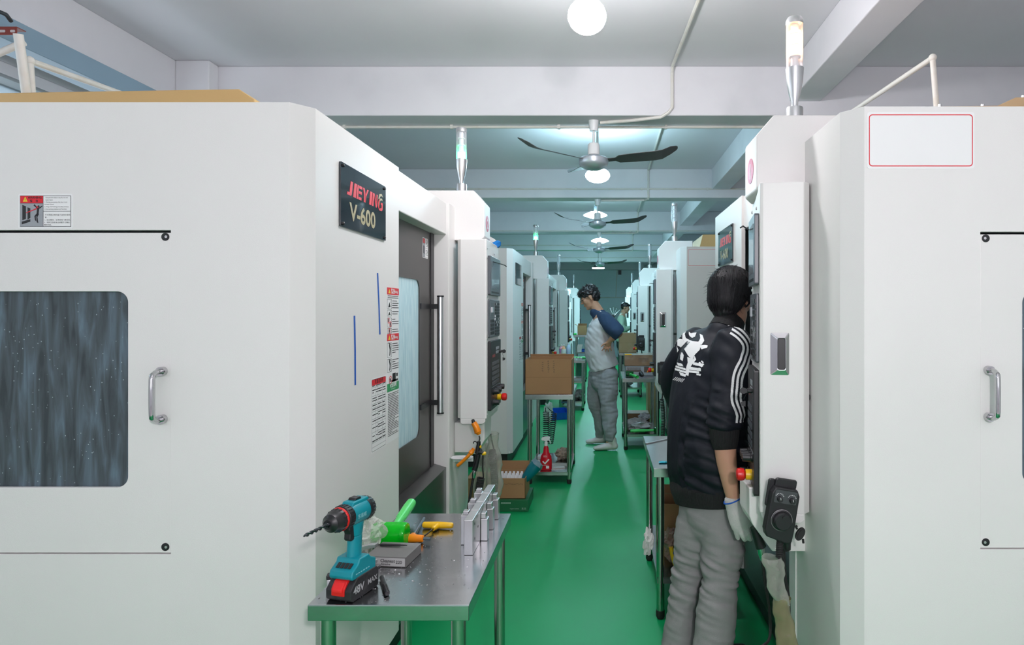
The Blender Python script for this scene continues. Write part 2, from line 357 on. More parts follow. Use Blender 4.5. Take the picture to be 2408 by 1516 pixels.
def make_fan(y, lab, ang=0, x=-.068, zb=0):
    e = empty('ceiling_fan', lab, 'ceiling fan', (x, y, 0), 0, 'ceiling fans along the aisle')
    zt = ZB; zh = CH+1.09+zb
    b = MB(); b.lathe([(.0,-.075),(.030,-.075),(.036,-.02),(.038,0),(0,0)], (0,0,zt), n=18); b.build('canopy', M_white, e, smooth=True)
    b = MB(); b.cyl((0,0,zh+.12), (0,0,zt-.07), .009, 10); b.build('rod', M_white, e, smooth=True)
    b = MB(); b.lathe([(.0,0),(.045,0),(.043,.075),(.035,.085),(0,.085)], (0,0,zh+.06), n=18); b.build('cup', M_white, e, smooth=True)
    b = MB(); b.lathe([(0,-.045),(.05,-.045),(.075,-.035),(.10,-.02),(.108,0),(.108,.03),(.09,.045),(.05,.055),(0,.055)], (0,0,zh), n=28); b.build('motor', mat('fan_motor', (.55,.60,.66), .3, .6), e, smooth=True)
    for a in (-8, 108, 214):
        t = math.radians(a+ang); d = Vector((math.cos(t), math.sin(t), 0)); q = Vector((-d.y, d.x, 0))
        b = MB(); V = []
        for k, (r, w, dz) in enumerate([(.10,.022,.0),(.16,.022,.004),(.19,.05,.006),(.30,.058,.012),(.45,.062,.02),(.50,.06,.028),(.56,.05,.055),(.60,.028,.07),(.61,.01,.073)]):
            for sgn in (-1, 1):
                for th in (0, .003): V.append(d*r + q*(w*sgn + (.0)) + Vector((0,0,zh+.02+dz+-sgn*w*.28+th)))
        fs = []
        for k in range(8):
            i0 = k*4; j0 = i0+4
            fs += [(i0,i0+2,j0+2,j0),(i0+1,j0+1,j0+3,i0+3),(i0,j0,j0+1,i0+1),(i0+2,i0+3,j0+3,j0+2)]
        fs += [(0,1,3,2),(32,34,35,33)]
        b.add(V, fs); b.build('fan_blade', M_fan, e)
    return e
make_fan(1.42, 'grey three-blade ceiling fan overhead in front of the camera')
make_fan(4.66, 'nearest visible grey three-blade ceiling fan, hung from the nearest beam')
make_fan(7.90, 'second visible grey three-blade ceiling fan down the aisle')
make_fan(11.14, 'third visible grey three-blade ceiling fan down the aisle')
make_fan(14.39, 'farthest grey three-blade ceiling fan before the blue wall')

# ------------------------------------------------------------------ machining centres
def streakmat(name, cols, clear=.0, sc=1.0, drops=True, alpha=1, emit=0):
    if name in MATS: return MATS[name]
    m = bpy.data.materials.new(name); m.use_nodes = True; nt = m.node_tree; N = nt.nodes; L = nt.links; b = N['Principled BSDF']
    tc = N.new('ShaderNodeTexCoord'); mp = N.new('ShaderNodeMapping'); mp.inputs['Scale'].default_value = (26*sc, 26*sc, 3.2*sc); L.new(tc.outputs['Object'], mp.inputs[0])
    n = N.new('ShaderNodeTexNoise'); n.inputs['Scale'].default_value = 1.6; n.inputs['Detail'].default_value = 4; n.inputs['Distortion'].default_value = .6; L.new(mp.outputs[0], n.inputs[0])
    r = N.new('ShaderNodeValToRGB'); e = r.color_ramp.elements
    e[0].position = .32; e[0].color = (*cols[0],1); e[1].position = .72; e[1].color = (*cols[2],1); x = e.new(.52); x.color = (*cols[1],1)
    L.new(n.outputs['Fac'], r.inputs[0]); out = r.outputs[0]
    if drops:
        mp2 = N.new('ShaderNodeMapping'); mp2.inputs['Scale'].default_value = (75,75,60); L.new(tc.outputs['Object'], mp2.inputs[0])
        v = N.new('ShaderNodeTexVoronoi'); v.inputs['Scale'].default_value = 1; v.inputs['Randomness'].default_value = 1; L.new(mp2.outputs[0], v.inputs['Vector'])
        rr_ = N.new('ShaderNodeValToRGB'); rr_.color_ramp.elements[0].position = .07; rr_.color_ramp.elements[0].color = (1,1,1,1); rr_.color_ramp.elements[1].position = .12; rr_.color_ramp.elements[1].color = (0,0,0,1)
        L.new(v.outputs['Distance'], rr_.inputs[0])
        n3 = N.new('ShaderNodeTexNoise'); n3.inputs['Scale'].default_value = 14; L.new(tc.outputs['Object'], n3.inputs[0])
        g = N.new('ShaderNodeMath'); g.operation = 'GREATER_THAN'; g.inputs[1].default_value = .5; L.new(n3.outputs['Fac'], g.inputs[0])
        mu = N.new('ShaderNodeMath'); mu.operation = 'MULTIPLY'; L.new(rr_.outputs[0], mu.inputs[0]); L.new(g.outputs[0], mu.inputs[1])
        mx = N.new('ShaderNodeMix'); mx.data_type = 'RGBA'; mx.inputs[7].default_value = (.38,.48,.52,1)
        L.new(mu.outputs[0], mx.inputs[0]); L.new(out, mx.inputs[6]); out = mx.outputs[2]
    L.new(out, b.inputs['Base Color']); b.inputs['Roughness'].default_value = .25
    if clear:
        o = N['Material Output']; t = N.new('ShaderNodeBsdfTranslucent'); L.new(out, t.inputs[0]); ms = N.new('ShaderNodeMixShader'); ms.inputs[0].default_value = clear
        L.new(b.outputs[0], ms.inputs[1]); L.new(t.outputs[0], ms.inputs[2]); L.new(ms.outputs[0], o.inputs[0])
    MATS[name] = m; return m
M_wet = streakmat('wet_dark_glass', [(.032,.045,.052),(.070,.095,.11),(.12,.18,.23)])
M_door_glass = streakmat('coolant_wet_glass', [(.62,.76,.80),(.74,.86,.89),(.86,.94,.95)], clear=.6, sc=1.6, drops=False)
M_liner = mat('cabin_liner', (.35,.40,.42), .5)
M_lens_clear = clearmat('lens_clear', (.92,.94,.96), .16)
BL = 2.25
DZ = CH

def text_lines(b, F, a, top, width, n, lh, k=0, seed=1, th=.3, words=True):
    """tiny unreadable print lines drawn as short dashes"""
    rnd = random.Random(seed); b.mat(k)
    for i in range(n):
        x = a; z = top - i*lh; end = a + width*(1 if rnd.random() < .7 else rnd.uniform(.4,.9))
        while x < end:
            w_ = rnd.uniform(.02,.06)*width; w_ = min(w_, end-x)
            b.fbox(F, x, x+w_, z-lh*th, z, .0004, .0008); x += w_+.018*width

def warning_label(parent, F, a0, a1, z0, z1, detail=True):
    W = a1-a0; H = z1-z0
    b = MB(); b.rrect(F, a0, a1, z0, z1, .006, 0, .0008); 
    lab = b.build('warning_sticker', M_vinyl, parent)
    lab['label'] = 'red, white and grey warning sticker'
    f = FR(F(a0, z0, .0008), F.r, F.u)
    b = MB(); e = W*.035; w1 = W*.455
    b.mat(0); b.fbox(f, e, W-e, e, H-e, 0, .0003)                # black border
    b.mat(1); b.fbox(f, w1+.0012, W-e-.0012, H*.5+.0006, H-e-.0012, 0, .0005); b.fbox(f, w1+.0012, W-e-.0012, e+.0012, H*.5-.0006, 0, .0005)
    b.mat(2); b.fbox(f, e+.001, w1, H*.73, H-e-.001, 0, .0006)
    b.mat(3); b.fbox(f, e+.001, w1, e+.001, H*.73-.001, 0, .0006)
    if detail:
        b.mat(4); b.prism(f, [(W*.09,H*.77),(W*.175,H*.77),(W*.1325,H*.92)], .0006, .0009)
        b.mat(0); b.text(f, '!', W*.1325, H*.785, H*.11, .0012, al='c'); b.text(f, 'WARNING', W*.18, H*.86, H*.088, .0009, sx=.93, bold=.03); b.text(f, '警    告', W*.22, H*.765, H*.075, .0009, bold=.02)
        # pictogram: door panels, arrow, figure
        b.prism(f, [(W*.08,H*.24),(W*.145,H*.28),(W*.145,H*.64),(W*.08,H*.68)], .0006, .0009)
        b.prism(f, [(W*.175,H*.26),(W*.225,H*.30),(W*.225,H*.58),(W*.175,H*.61)], .0006, .0009)
        b.prism(f, [(W*.07,H*.12),(W*.225,H*.20),(W*.225,H*.27),(W*.07,H*.20)], .0006, .0009)
        for P in ([(.35,.62),(.39,.60),(.375,.42),(.34,.43)], [(.345,.44),(.375,.43),(.32,.33),(.30,.36)], [(.30,.36),(.325,.34),(.335,.21),(.31,.24)], [(.35,.42),(.385,.42),(.355,.33),(.335,.35)], [(.335,.34),(.355,.33),(.37,.16),(.345,.18)],
                  [(.36,.60),(.345,.58),(.285,.66),(.30,.70)], [(.385,.60),(.395,.57),(.45,.64),(.44,.66)]):
            b.prism(f, [(x*W, y*H) for x,y in P], .0006, .0009)
        b.prism(f, [(W*.375+math.cos(t)*W*.02, H*.635+math.sin(t)*W*.02) for t in [2*PI*k/10 for k in range(10)]], .0006, .0009)
        b.mat(2); b.prism(f, [(W*.15,H*.44),(W*.15,H*.46),(W*.36,H*.60),(W*.34,H*.555)], .0009, .0012); b.prism(f, [(W*.38,H*.61),(W*.33,H*.66),(W*.35,H*.59)], .0009, .0012)
        b.mat(0)
        for k,t in enumerate(['Unexpected objects may fly out and', 'cause injury.', '1. During processing, the door must', 'be kept closed.', '2. Keep interlocking and safety devices', 'in the correct position and function']):
            b.text(f, t, W*(.50 if k<2 else .485), H*(.875-k*.066), H*.048, .0008, sx=.92)
        for k,t in enumerate(['不可预期之物可能飞出而引起伤', '害。', '1、加工期间，必须保持门罩紧闭。', '2、保持互锁和安全装置于正确位', '置和功能。']):
            b.text(f, t, W*(.49 if k<2 else .475), H*(.375-k*.072), H*.05, .0008, sx=1.02 if k!=0 else 1.05)
    else:
        text_lines(b, f, w1+.1*W, H*.9, W*.4, 5, H*.07); text_lines(b, f, w1+.1*W, H*.4, W*.4, 4, H*.07)
        b.mat(0); b.prism(f, [(W*.1,H*.2),(W*.2,H*.25),(W*.2,H*.6),(W*.1,H*.6)], .0006,.0009); b.prism(f, [(W*.3,H*.2),(W*.38,H*.2),(W*.38,H*.6),(W*.3,H*.6)], .0006,.0009)
    b.build('print', [M_inkk, M_vinyl, M_inkr, M_grey_ink, M_inky], lab, fix=False)

def signal_tower(parent, v, u, z, lit=None):
    b = MB(); b.lathe([(0,0),(.031,0),(.031,.05),(.030,.055),(.013,.058),(.013,.075),(.02,.10),(.030,.15),(.033,.20),(.0,.20)], (v,u,z), n=24)
    st = b.build('signal_tower', M_alu, parent, smooth=True)
    b = MB(); b.lathe([(.030,.20),(.030,.36)], (v,u,z), n=24); b.f.pop(); b.f.pop(); b.m.pop(); b.m.pop(); b.build('lens', M_lens_clear, st, smooth=True)
    b = MB(); b.lathe([(0,.36),(.032,.36),(.032,.375),(.026,.386),(.0,.388)], (v,u,z), n=24); b.build('tower_cap', M_alu, st, smooth=True)
    b = MB(); b.cyl((v,u,z+.2), (v,u,z+.36), .014, 14)
    for k in range(4): b.cyl((v,u,z+.2+.04*k), (v,u,z+.204+.04*k), .024, 14)
    b.build('light_core', mat('core_white', (.8,.82,.84), .4), st, smooth=True)
    if lit:
        zz = (.205,.245) if lit == 'green' else (.26,.335)
        b = MB(); b.cyl((v,u,z+zz[0]), (v,u,z+zz[1]), .022, 18)
        b.build('lit_segment', emitmat('signal_green', (.04,1,.30), 45) if lit == 'green' else emitmat('signal_orange', (1,.36,.12), 60), st, smooth=True)
    return st

def machine(side, y0, name_label, detail=2, hu=1.90, cu=1.94, cw=.40, crot=0, lit=None, number=None, sign=False, cz=(.826,1.862), pend=False, handle_side=True, lens=1):
    """detail 2: near, 1: middle, 0: far.  local x = towards the aisle, y = along the machine"""
    e = empty('machining_center', name_label, 'machine', ((-.85 if side == 'L' else .715), y0 if side == 'L' else y0+BL, 0), 0 if side == 'L' else PI)
    FA = FR((0,0,0), (0,1,0), (0,0,1))            # aisle face, a = y, b = z, c = out
    TOP = 2.054; BX = -1.80; b = MB()
    # shell
    pl = [(-.05,0),(0,.057),(0,.825),(-.02,.825),(-.02,.065),(-.05,.03)]
    b.prism(WORLD, pl, .13, TOP)
    cu0 = BL
    u1 = 1.68
    b.prism(WORLD, [(-.05,BL),(0,BL-.057),(0,u1+.03),(-.10,u1+.03),(-.10,u1+.05),(-.02,u1+.05),(-.02,BL-.065),(-.05,BL-.03)], .13, TOP)
    b.fbox(FA, u1+.002, u1+.08, .13, TOP-.002, -.01, .004)                       # raised strip
    b.box(-.10, -.001, u1, u1+.05, .13, TOP-.001)
    for yy, wf in ((0, FR((0,0,0),(1,0,0),(0,0,1))), (1, FR((0,BL,0),(-1,0,0),(0,0,1)))):
        sg_ = 1 if yy == 0 else -1; q0, q1 = sorted((sg_*BX, sg_*-.05)); k0, k1 = sorted((sg_*-1.29, sg_*-.39))
        b.holed(wf, q0, q1, .13, TOP, (k0, k1, .757, 1.687), .001, -.02, 0, 1)
    b.prism(WORLD, [(BX+.02,.02),(-.06,.02),(-.022,.06),(-.022,.82),(-.095,.82),(-.095,u1+.01),(-.022,u1+.01),(-.022,BL-.06),(-.06,BL-.02),(BX+.02,BL-.02)], TOP-.025, TOP-.003)
    b.box(BX, BX+.02, 0, BL, .13, TOP)
    # inner partitions added to keep the work light off the end windows
    b.mat(1); b.box(BX+.02, -.12, .34, .36, .13, TOP-.02); b.box(BX+.02, -.12, BL-.36, BL-.34, .13, TOP-.02); b.box(-.92,-.90,.36,BL-.36,.13,TOP-.02); b.mat(0)
    b.box(-.10,-.02,.02,.82,.13,.15)
    b.mat(0); 
    b.build('enclosure', [M_paint, M_liner], e, bevel=.0035)
    b = MB(); b.box(BX+.04, -.05, .04, BL-.04, 0, .13); b.build('machine_base', M_base, e)
    # header over the door
    b = MB(); b.fbox(FA, .825, u1, 1.88, TOP-.003, -.09, -.012); b.build('door_header', M_paint, e, bevel=.004)
    # door
    DF = FR((-.08,0,0), (0,1,0), (0,0,1))
    b = MB(); b.holed(DF, .78, 1.70, .60, 1.88, (.86, 1.405, .826, 1.615), .05, -.02, 0)
    b.mat(1); b.fbox(DF, 1.60, 1.66, .62, 1.88, 0, .006)
    d = b.build('sliding_door', [M_dark, M_black], e)
    b = MB(); b.rrect(DF, .85, 1.415, .816, 1.625, .05, -.012, -.006); b.build('door_window', M_door_glass, d)
    if detail or lens:
        b = MB(); b.fbox(DF, 1.41, 1.60, 1.47, 1.497, .0, .008); b.fbox(DF, 1.41, 1.60, .955, .982, 0, .008); b.fbox(DF, 1.585, 1.60, 1.47, 1.497, .0, .05); b.fbox(DF, 1.585, 1.60, .955, .982, 0, .05); b.build('handle_bracket', M_black, d)
        b = MB(); b.cyl((-.022,1.592,.915), (-.022,1.592,1.535), .017, 16); h = b.build('door_handle', M_alu, d, smooth=True)
        b = MB(); b.cyl((-.022,1.592,.908), (-.022,1.592,.916), .0185, 16); b.cyl((-.022,1.592,1.534), (-.022,1.592,1.542), .0185, 16); b.build('handle_cap', M_black, d, smooth=True)
    if side == 'L' and detail:
        b = MB(); b.box(-.60, -.56, .95, 1.35, 1.80, 1.84); b.build('work_light', emitmat('work_light', (.84,.96,1), 90), e)
    # chip tray
    b = MB(); b.prism(FR((0,.825,0),(1,0,0),(0,0,1)), [(-.10,.61),(-.075,.62),(-.012,.60),(-.012,.13),(-.10,.13)], -(u1-.825)+.002, 0)
    b.build('chip_tray', mat('dark_stainless', (.16,.165,.165), .28, 1, var=.1, vscale=8), e)
    # head box with signal tower
    hz0, hz1 = 1.864, 2.15; h0, h1 = hu-.09, hu+.09
    if side == 'R': h0, h1 = hu-.09, hu+.09
    near = -1 if side == 'L' else 1
    b = MB(); HF = FR((0,h0 if side=='L' else h1,0), (1,0,0), (0,0,1)) 
    P = [(-.16,hz0),(.150,hz0),(.172,hz0+.022),(.172,2.078),(.110,hz1),(-.16,hz1)]
    b.prism(HF, P, -(h1-h0) if side=='L' else 0, 0 if side=='L' else (h1-h0))
    hb = b.build('head_box', M_paint, e, bevel=.005)
    signal_tower(e, .02 if side=='L' else .01, hu, hz1-.002, lit)
    if detail or number or True:
        b = MB(); b.prism(FR((.172,hu,1.97),(0,1,0),(0,0,1)), circ(0,0,.046 if detail else .04,28), 0, .0012)
        if number: b.mat(1); b.text(FR((.172,hu,1.97),(0,1,0),(0,0,1)), number, 0, -.028, .078, .0018, al='c', bold=.02)
        b.build('number_disc', [mat('magenta_sticker', (.52,.02,.09), .4), M_vinyl], hb)
    # control column (its panels face the aisle)
    ce = bpy.data.objects.new('control_column', None)
    z0, z1 = cz; c0, c1 = -cw/2, cw/2
    b = MB(); b.prism(WORLD, [(-.06,c0+.0),(.075,c0),(.085,c0+.004),(.085,c1-.004),(.075,c1),(-.06,c1),(-.083,c1-.03),(-.083,c0+.03)], z0+.03, z1)
    NF = c0 if side == 'L' else c1
    b.prism(FR((0,c0,0),(1,0,0),(0,0,1)), [(-.062,z0+.010),(-.052,z0),(.062,z0),(.078,z0+.012),(.078,z0+.031),(-.062,z0+.031)], -cw, 0)
    col = b.build('control_column', M_paint, e, bevel=.003)
    col.location = (.113 if abs(crot) < .05 else .072, cu, 0); col.rotation_euler = (0,0,crot)
    CF = FR((.0852,0,0), (0,1,0), (0,0,1)); H = z1-z0
    if detail or lens:
        pw = cw*.5-.035
        def panel(nm, t0, t1, th):
            bb = MB(); bb.rrect(CF, -pw, pw, z1-H*t1, z1-H*t0, .008, 0, th); o = bb.build(nm, M_gray if nm != 'operator_panel' else M_black, col, bevel=.002)
            if detail == 2: o['label'] = {'monitor_panel':'dark grey panel with a dull screen', 'key_panel':'dark grey panel full of small keys', 'operator_panel':'black panel with buttons, knobs and a red mushroom button'}[nm]
            return o, FR(CF(0,0,th), CF.r, CF.u), z1-H*t1, z1-H*t0
        o1,f1,a,bz = panel('monitor_panel', .085, .30, .016)
        bb = MB(); bb.fbox(f1, -pw*.78, pw*.70, a+(bz-a)*.17, bz-(bz-a)*.13, 0, .001)
        if detail == 2:
            bb.mat(1)
            for k in range(10): bb.fbox(f1, -pw*.78+k*pw*.15, -pw*.78+k*pw*.15+pw*.10, a+(bz-a)*.06, a+(bz-a)*.10, 0, .001)
            bb.mat(2); bb.text(f1, 'BAOJI', -pw*.8, bz-(bz-a)*.085, .0, .0012) if False else None
        bb.build('screen', [M_screen, M_black, M_vinyl], o1)
        o2,f2,a,bz = panel('key_panel', .325, .535, .010); hh = bz-a
        bb = MB(); rnd = random.Random(3)
        if detail == 2:
            bb.mat(1); bb.fbox(f2, -pw*.85, -pw*.1, a+hh*.05, a+hh*.052, 0, .001)
            for q in ((-.88,-.08,.04,.5),(-.88,-.08,.54,.94)):
                x0,x1,y0_,y1_ = q; x0*=pw; x1*=pw; y0_=a+hh*y0_; y1_=a+hh*y1_
                for s_ in ((x0,x1,y0_,y0_+.0012),(x0,x1,y1_-.0012,y1_),(x0,x0+.0012,y0_,y1_),(x1-.0012,x1,y0_,y1_)): bb.fbox(f2, *s_, 0, .0008)
            for i in range(3):
                for j in range(4): bb.mat(0); bb.fbox(f2, -pw*.80+i*pw*.24, -pw*.80+i*pw*.24+pw*.16, a+hh*(.08+j*.105), a+hh*(.08+j*.105)+hh*.075, 0, .003)
            bb.mat(2); bb.fbox(f2, -pw*.62, -pw*.30, a+hh*.66, a+hh*.80, 0, .006)
            for i in range(5):
                for j in range(11):
                    bb.mat(2 if rnd.random() < .16 else 0); bb.fbox(f2, pw*.04+i*pw*.185, pw*.04+i*pw*.185+pw*.14, a+hh*(.04+j*.082), a+hh*(.04+j*.082)+hh*.058, 0, .003)
        else:
            for i in range(5):
                for j in range(8): bb.mat(0); bb.fbox(f2, -pw*.8+i*pw*.33, -pw*.8+i*pw*.33+pw*.22, a+hh*(.06+j*.115), a+hh*(.06+j*.115)+hh*.07, 0, .003)
        bb.build('keypad', [M_black, M_grey_ink, M_alu], o2)
        o3,f3,a,bz = panel('operator_panel', .555, .935, .018); hh = bz-a
        bb = MB()
        for i in range(8 if detail == 2 else 4):
            for j in range(5): bb.mat(0); bb.fbox(f3, -pw*.72+i*pw*1.3/(8 if detail==2 else 4), -pw*.72+i*pw*1.3/(8 if detail==2 else 4)+pw*.10, a+hh*(.36+j*.072), a+hh*(.36+j*.072)+hh*.045, 0, .004)
        if detail == 2:
            bb.mat(1); bb.fbox(f3, -pw*.8, pw*.8, a+hh*.325, a+hh*.328, 0, .0008)
            bb.mat(2); bb.text(f3, '00.00', -pw*.72, a+hh*.76, .026, .001) if False else bb.fbox(f3, -pw*.7, -pw*.2, a+hh*.76, a+hh*.80, 0, .001)
            bb.mat(1)
            for k in range(2): bb.fbox(f3, 0, pw*.6, a+hh*(.80+.06*k), a+hh*(.84+.06*k), 0, .0015)
        bb.build('button', [M_gray, M_grey_ink, mat('dull_red_digits', (.25,.02,.02), .4)], o3)
        def knob(a_, zz, r=.016, L=.034):
            k = MB(); p = f3(a_, zz, 0); k.lathe([(r*1.15,0),(r*1.15,.006),(r,.008),(r*.9,L),(0,L)], p, f3.n, 18)
            k.build('knob', M_black, o3, smooth=True)
        for q in ((-.55,.26),(-.05,.265),(.52,.28),(-.55,.10)): knob(pw*q[0], a+hh*q[1], .017 if cw > .3 else .016)
        k = MB(); p = f3(pw*.35, a+hh*.13, 0); k.lathe([(.019,0),(.019,.022),(.0,.022)], p, f3.n, 20); k.build('button_collar', M_yel, o3, smooth=True)
        k = MB(); k.lathe([(.012,.022),(.021,.028),(.023,.038),(.022,.050),(.015,.055),(0,.055)], p, f3.n, 20); k.build('emergency_button', M_red, o3, smooth=True)
        if detail:
            k = MB(); p = f3(pw*.55, a+hh*.82, 0); k.cyl(p, p+f3.n*.018, .009, 12); k.prism(FR(p+f3.n*.018, f3.n, f3.u), [(0,-.006),(.012,-.012),(.024,-.008),(.026,.004),(.016,.012),(0,.006)], -.0015, .0015)
            k.prism(FR(p+f3.n*.024-f3.u*.045, f3.n, f3.u), [(0,-.012),(.014,-.008),(.016,.004),(0,.008)], -.0015, .0015); k.tube([p+f3.n*.02-f3.u*.01, p+f3.n*.03-f3.u*.03, p+f3.n*.024-f3.u*.04], .001, 5)
            k.build('key', M_black, o3)
            # wiper arm of the screen (thin black rod poking out)
            k = MB(); k.tube([f1(-pw*.6, z1-H*.115, .004), f1(pw*.55, z1-H*.118, .035), f1(pw*.7, z1-H*.125, .045)], .0028, 6); k.build('screen_wiper', M_black, col)
        bb = MB()
        for t in (.05,.10,.31,.54,.95):
            for a_ in (-cw*.46,): bb.lathe([(.006,0),(.006,.002),(.003,.004),(0,.004)], CF(a_, z1-H*t, 0), CF.n, 10)
        bb.lathe([(.006,0),(.006,.002),(.003,.004),(0,.004)], CF(cw*.1, z1-H*.06, 0), CF.n, 10); bb.lathe([(.006,0),(.006,.002),(.003,.004),(0,.004)], CF(cw*.2, z1-H*.96, 0), CF.n, 10)
        bb.build('screw', M_alu, col)
    if side == 'R':
        # recessed chrome pull on the near side of the column
        SF = FR((0,c1,0), (-1,0,0), (0,0,1))
        zc = z1-H*.505 if detail == 2 else z1-H*.44; w_, h_ = .031, .072
        b = MB(); O = rr(-w_,w_,zc-h_,zc+h_,.005); I = rr(-.008,.019,zc-.054,zc+.054,.007); I2 = rr(-.006,.017,zc-.052,zc+.052,.006); n = len(O)
        b.add([SF(x,y,.001) for x,y in O]+[SF(x,y,.007) for x,y in I]+[SF(x,y,.002) for x,y in I2], [(r_*n+i,r_*n+(i+1)%n,(r_+1)*n+(i+1)%n,(r_+1)*n+i) for r_ in (0,1) for i in range(n)])
        ph = b.build('pull_plate', M_chrome, col, bevel=.002); ph.location = (.02,0,0)
        b = MB(); b.fbox(SF, -.012, .024, zc-.058, zc+.058, .0005, .0025); b.build('recess', M_black, ph)
        # black knob bolt sticking out at the far edge
        b = MB(); lk = .636 if detail == 2 else .565; b.cyl((-.083,c1-.05,z1-H*lk), (-.115,c1-.05,z1-H*lk), .010, 12, .0085); b.build('lock_knob', M_black, col, smooth=True)
    # bracket block under the column
    if side == 'L':
        b = MB(); b.prism(FR((0,hu-.09,0),(1,0,0),(0,0,1)), [(0,.65),(.13,.65),(.172,.72),(.172,.822),(0,.822)], -.22, 0)
    else:
        b = MB(); b.prism(FR((0,hu+.09,0),(1,0,0),(0,0,1)), [(-.01,.605),(.115,.605),(.185,.70),(.197,.73),(.197,.83),(-.01,.83)], 0, .16)
    b.build('column_bracket', M_paint, e, bevel=.004)
    # end panels with window
    for end in ((0,) if side == 'L' else (1,)):
        if detail == 0: continue
        if end == 0: EF = FR((0,0,0),(1,0,0),(0,0,1)); S = 1
        else: EF = FR((0,BL,0),(-1,0,0),(0,0,1)); S = -1
        def R(v0, v1): return (min(S*v0,S*v1), max(S*v0,S*v1))
        a0,a1 = R(-1.284,-.392); h0_,h1_ = R(-1.10,-.516)
        b = MB(); b.holed(EF, a0, a1, .760, 1.680, (h0_,h1_,.948,1.511), .032, -.016, -.004, 8)
        p = b.build('side_panel', M_paint, e, bevel=.0015)
        b = MB(); b.fbox(EF, a0-.003, a1+.003, .757, 1.688, -.019, -.017); b.build('panel_shadow_gap', M_base, p) if False else None
        b = MB(); b.fbox(EF, h0_-.02, h1_+.02, .93, 1.53, -.024, -.018); b.build('side_window', M_wet, p)
        b = MB(); hv = S*-.414 
        pts = [EF(hv, 1.145, -.004), EF(hv,1.145,.022), EF(hv,1.152,.037), EF(hv,1.165,.043), EF(hv,1.262,.043), EF(hv,1.275,.037), EF(hv,1.282,.022), EF(hv,1.282,-.004)]
        # grip tube bulges to the panel's edge
        b.tube(smoothpath(pts, 3), .0075, 12); b.cyl(EF(hv,1.145,-.004), EF(hv,1.145,.012), .013, 16); b.cyl(EF(hv,1.282,-.004), EF(hv,1.282,.012), .013, 16)
        b.build('pull_handle', M_chrome, p, smooth=True)
        for zz in (1.668, .777):
            b = MB()
            b.lathe([(.0115,0),(.0115,.0012),(.009,.0016),(.0,.0016)], EF(S*-.408, zz, -.004), EF.n, 16); b.mat(1); b.lathe([(.004,.0016),(.004,.003),(0,.003)], EF(S*-.408+.003*S, zz, -.004), EF.n, 8); b.mat(0)
            b.build('panel_bolt', [M_black, M_alu], p, smooth=True)
        if side == 'L' and detail == 2: warning_label(e, EF, -.827, -.670, 1.691, 1.791)
        if sign:
            v0, v1 = S*-.058, S*-.372
            a0,a1 = min(v0,v1), max(v0,v1); z0_, z1_ = 1.871, 2.037
            b = MB(); b.rrect(EF, a0, a1, z0_, z1_, .008, 0, .0015); sg = b.build('blank_sign', M_vinyl, e); sg['label'] = 'white sign with a thin red rounded border'
            b = MB(); O = rr(a0+.005,a1-.005,z0_+.007,z1_-.007,.010); I = rr(a0+.0075,a1-.0075,z0_+.0095,z1_-.0095,.008); n = len(O)
            b.add([EF(x,y,.0019) for x,y in O]+[EF(x,y,.0019) for x,y in I], [(i,(i+1)%n,n+(i+1)%n,n+i) for i in range(n)])
            b.build('sign_border', M_inkr, sg, fix=False)
    # name plate
    if True:
        pa0, pa1, pz0, pz1 = .223, .648, 1.729, 1.938
        if side == 'R': pa0, pa1, pz0, pz1 = .195, .62, 1.732, 1.941
        b = MB(); b.rrect(FA, pa0, pa1, pz0, pz1, .004, .0, .006); pn = b.build('name_plate', M_plate if detail else mat('plate_grey', (.2,.21,.2), .4), e)
        if detail == 2 or (side == 'R' and detail): 
            W = pa1-pa0; H = pz1-pz0; f = FR(FA(pa0,pz0,.006), FA.r, FA.u)
            b = MB()
            def outl(P, k=0): b.mat(k); b.prism(f, [(x*W, y*H) for x,y in P], 0, .0008)
            # red stencil letters J I E Y I N G
            L0 = .565; L1 = .80
            def sl(P, dx, k=0): outl([(x*.115+dx+(y-.5)*.012, L0-.03+y*(L1-L0)) for x,y in P], k)
            x = .12
            sl([(.55,1),(.95,1),(.8,.12),(.7,0),(0,0),(.05,.2),(.42,.2)], x); x += .105
            sl([(.3,1),(.75,1),(.6,0),(.15,0)], x); x += .085
            for q in ([(.1,1),(.35,1),(.3,0),(0,0)],[(.42,1),(1,1),(1,.8),(.4,.8)],[(.4,.62),(.95,.62),(.95,.42),(.38,.42)],[(.36,.2),(.92,.2),(.92,0),(.34,0)]): sl(q, x)
            x += .13
            for q in ([(.0,1),(.3,1),(.5,.6),(.5,0),(.25,0),(.25,.5)],[(.8,1),(1.1,1),(.66,.45),(.6,.0),(.56,0),(.56,.6)]): sl(q, x)
            x += .13
            sl([(.3,1),(.75,1),(.6,0),(.15,0)], x); x += .085
            for q in ([(.1,1),(.35,1),(.3,0),(0,0)],[(.3,1),(.45,1),(1.0,0),(.8,0)],[(.85,1),(1.1,1),(1.05,.1),(.9,.1)]): sl(q, x)
            x += .135
            for q in ([(.25,.78),(.1,.45),(.15,.1),(.4,-.1),(.9,-.1),(1.1,.05),(1.1,.55),(.7,.55),(.7,.38),(.85,.38),(.85,.15),(.5,.08),(.38,.35),(.42,.7)],): sl(q, x)
            for q in ([(.1,.75),(.3,1.15),(.8,1.25),(1.1,1.0),(.8,1.08),(.5,1.0),(.3,.72)],[(.5,.85),(.9,.9),(1.05,.72),(.75,.75),(.45,.62)],[(.3,.6),(.5,.62),(.42,.2),(.55,-.05),(.3,.1)]): sl(q, x, 1)
            b.mat(1); b.text(f, 'V-600', W*.17, H*.155, H*.385, .0009, sx=1.22, bold=.035)
            b.mat(2)
            for q in ((.04,.05),(.96,.05),(.04,.95),(.96,.95)): b.lathe([(.0055,0),(.0055,.004),(.003,.006),(0,.006)], f(q[0]*W, q[1]*H, 0), f.n, 12)
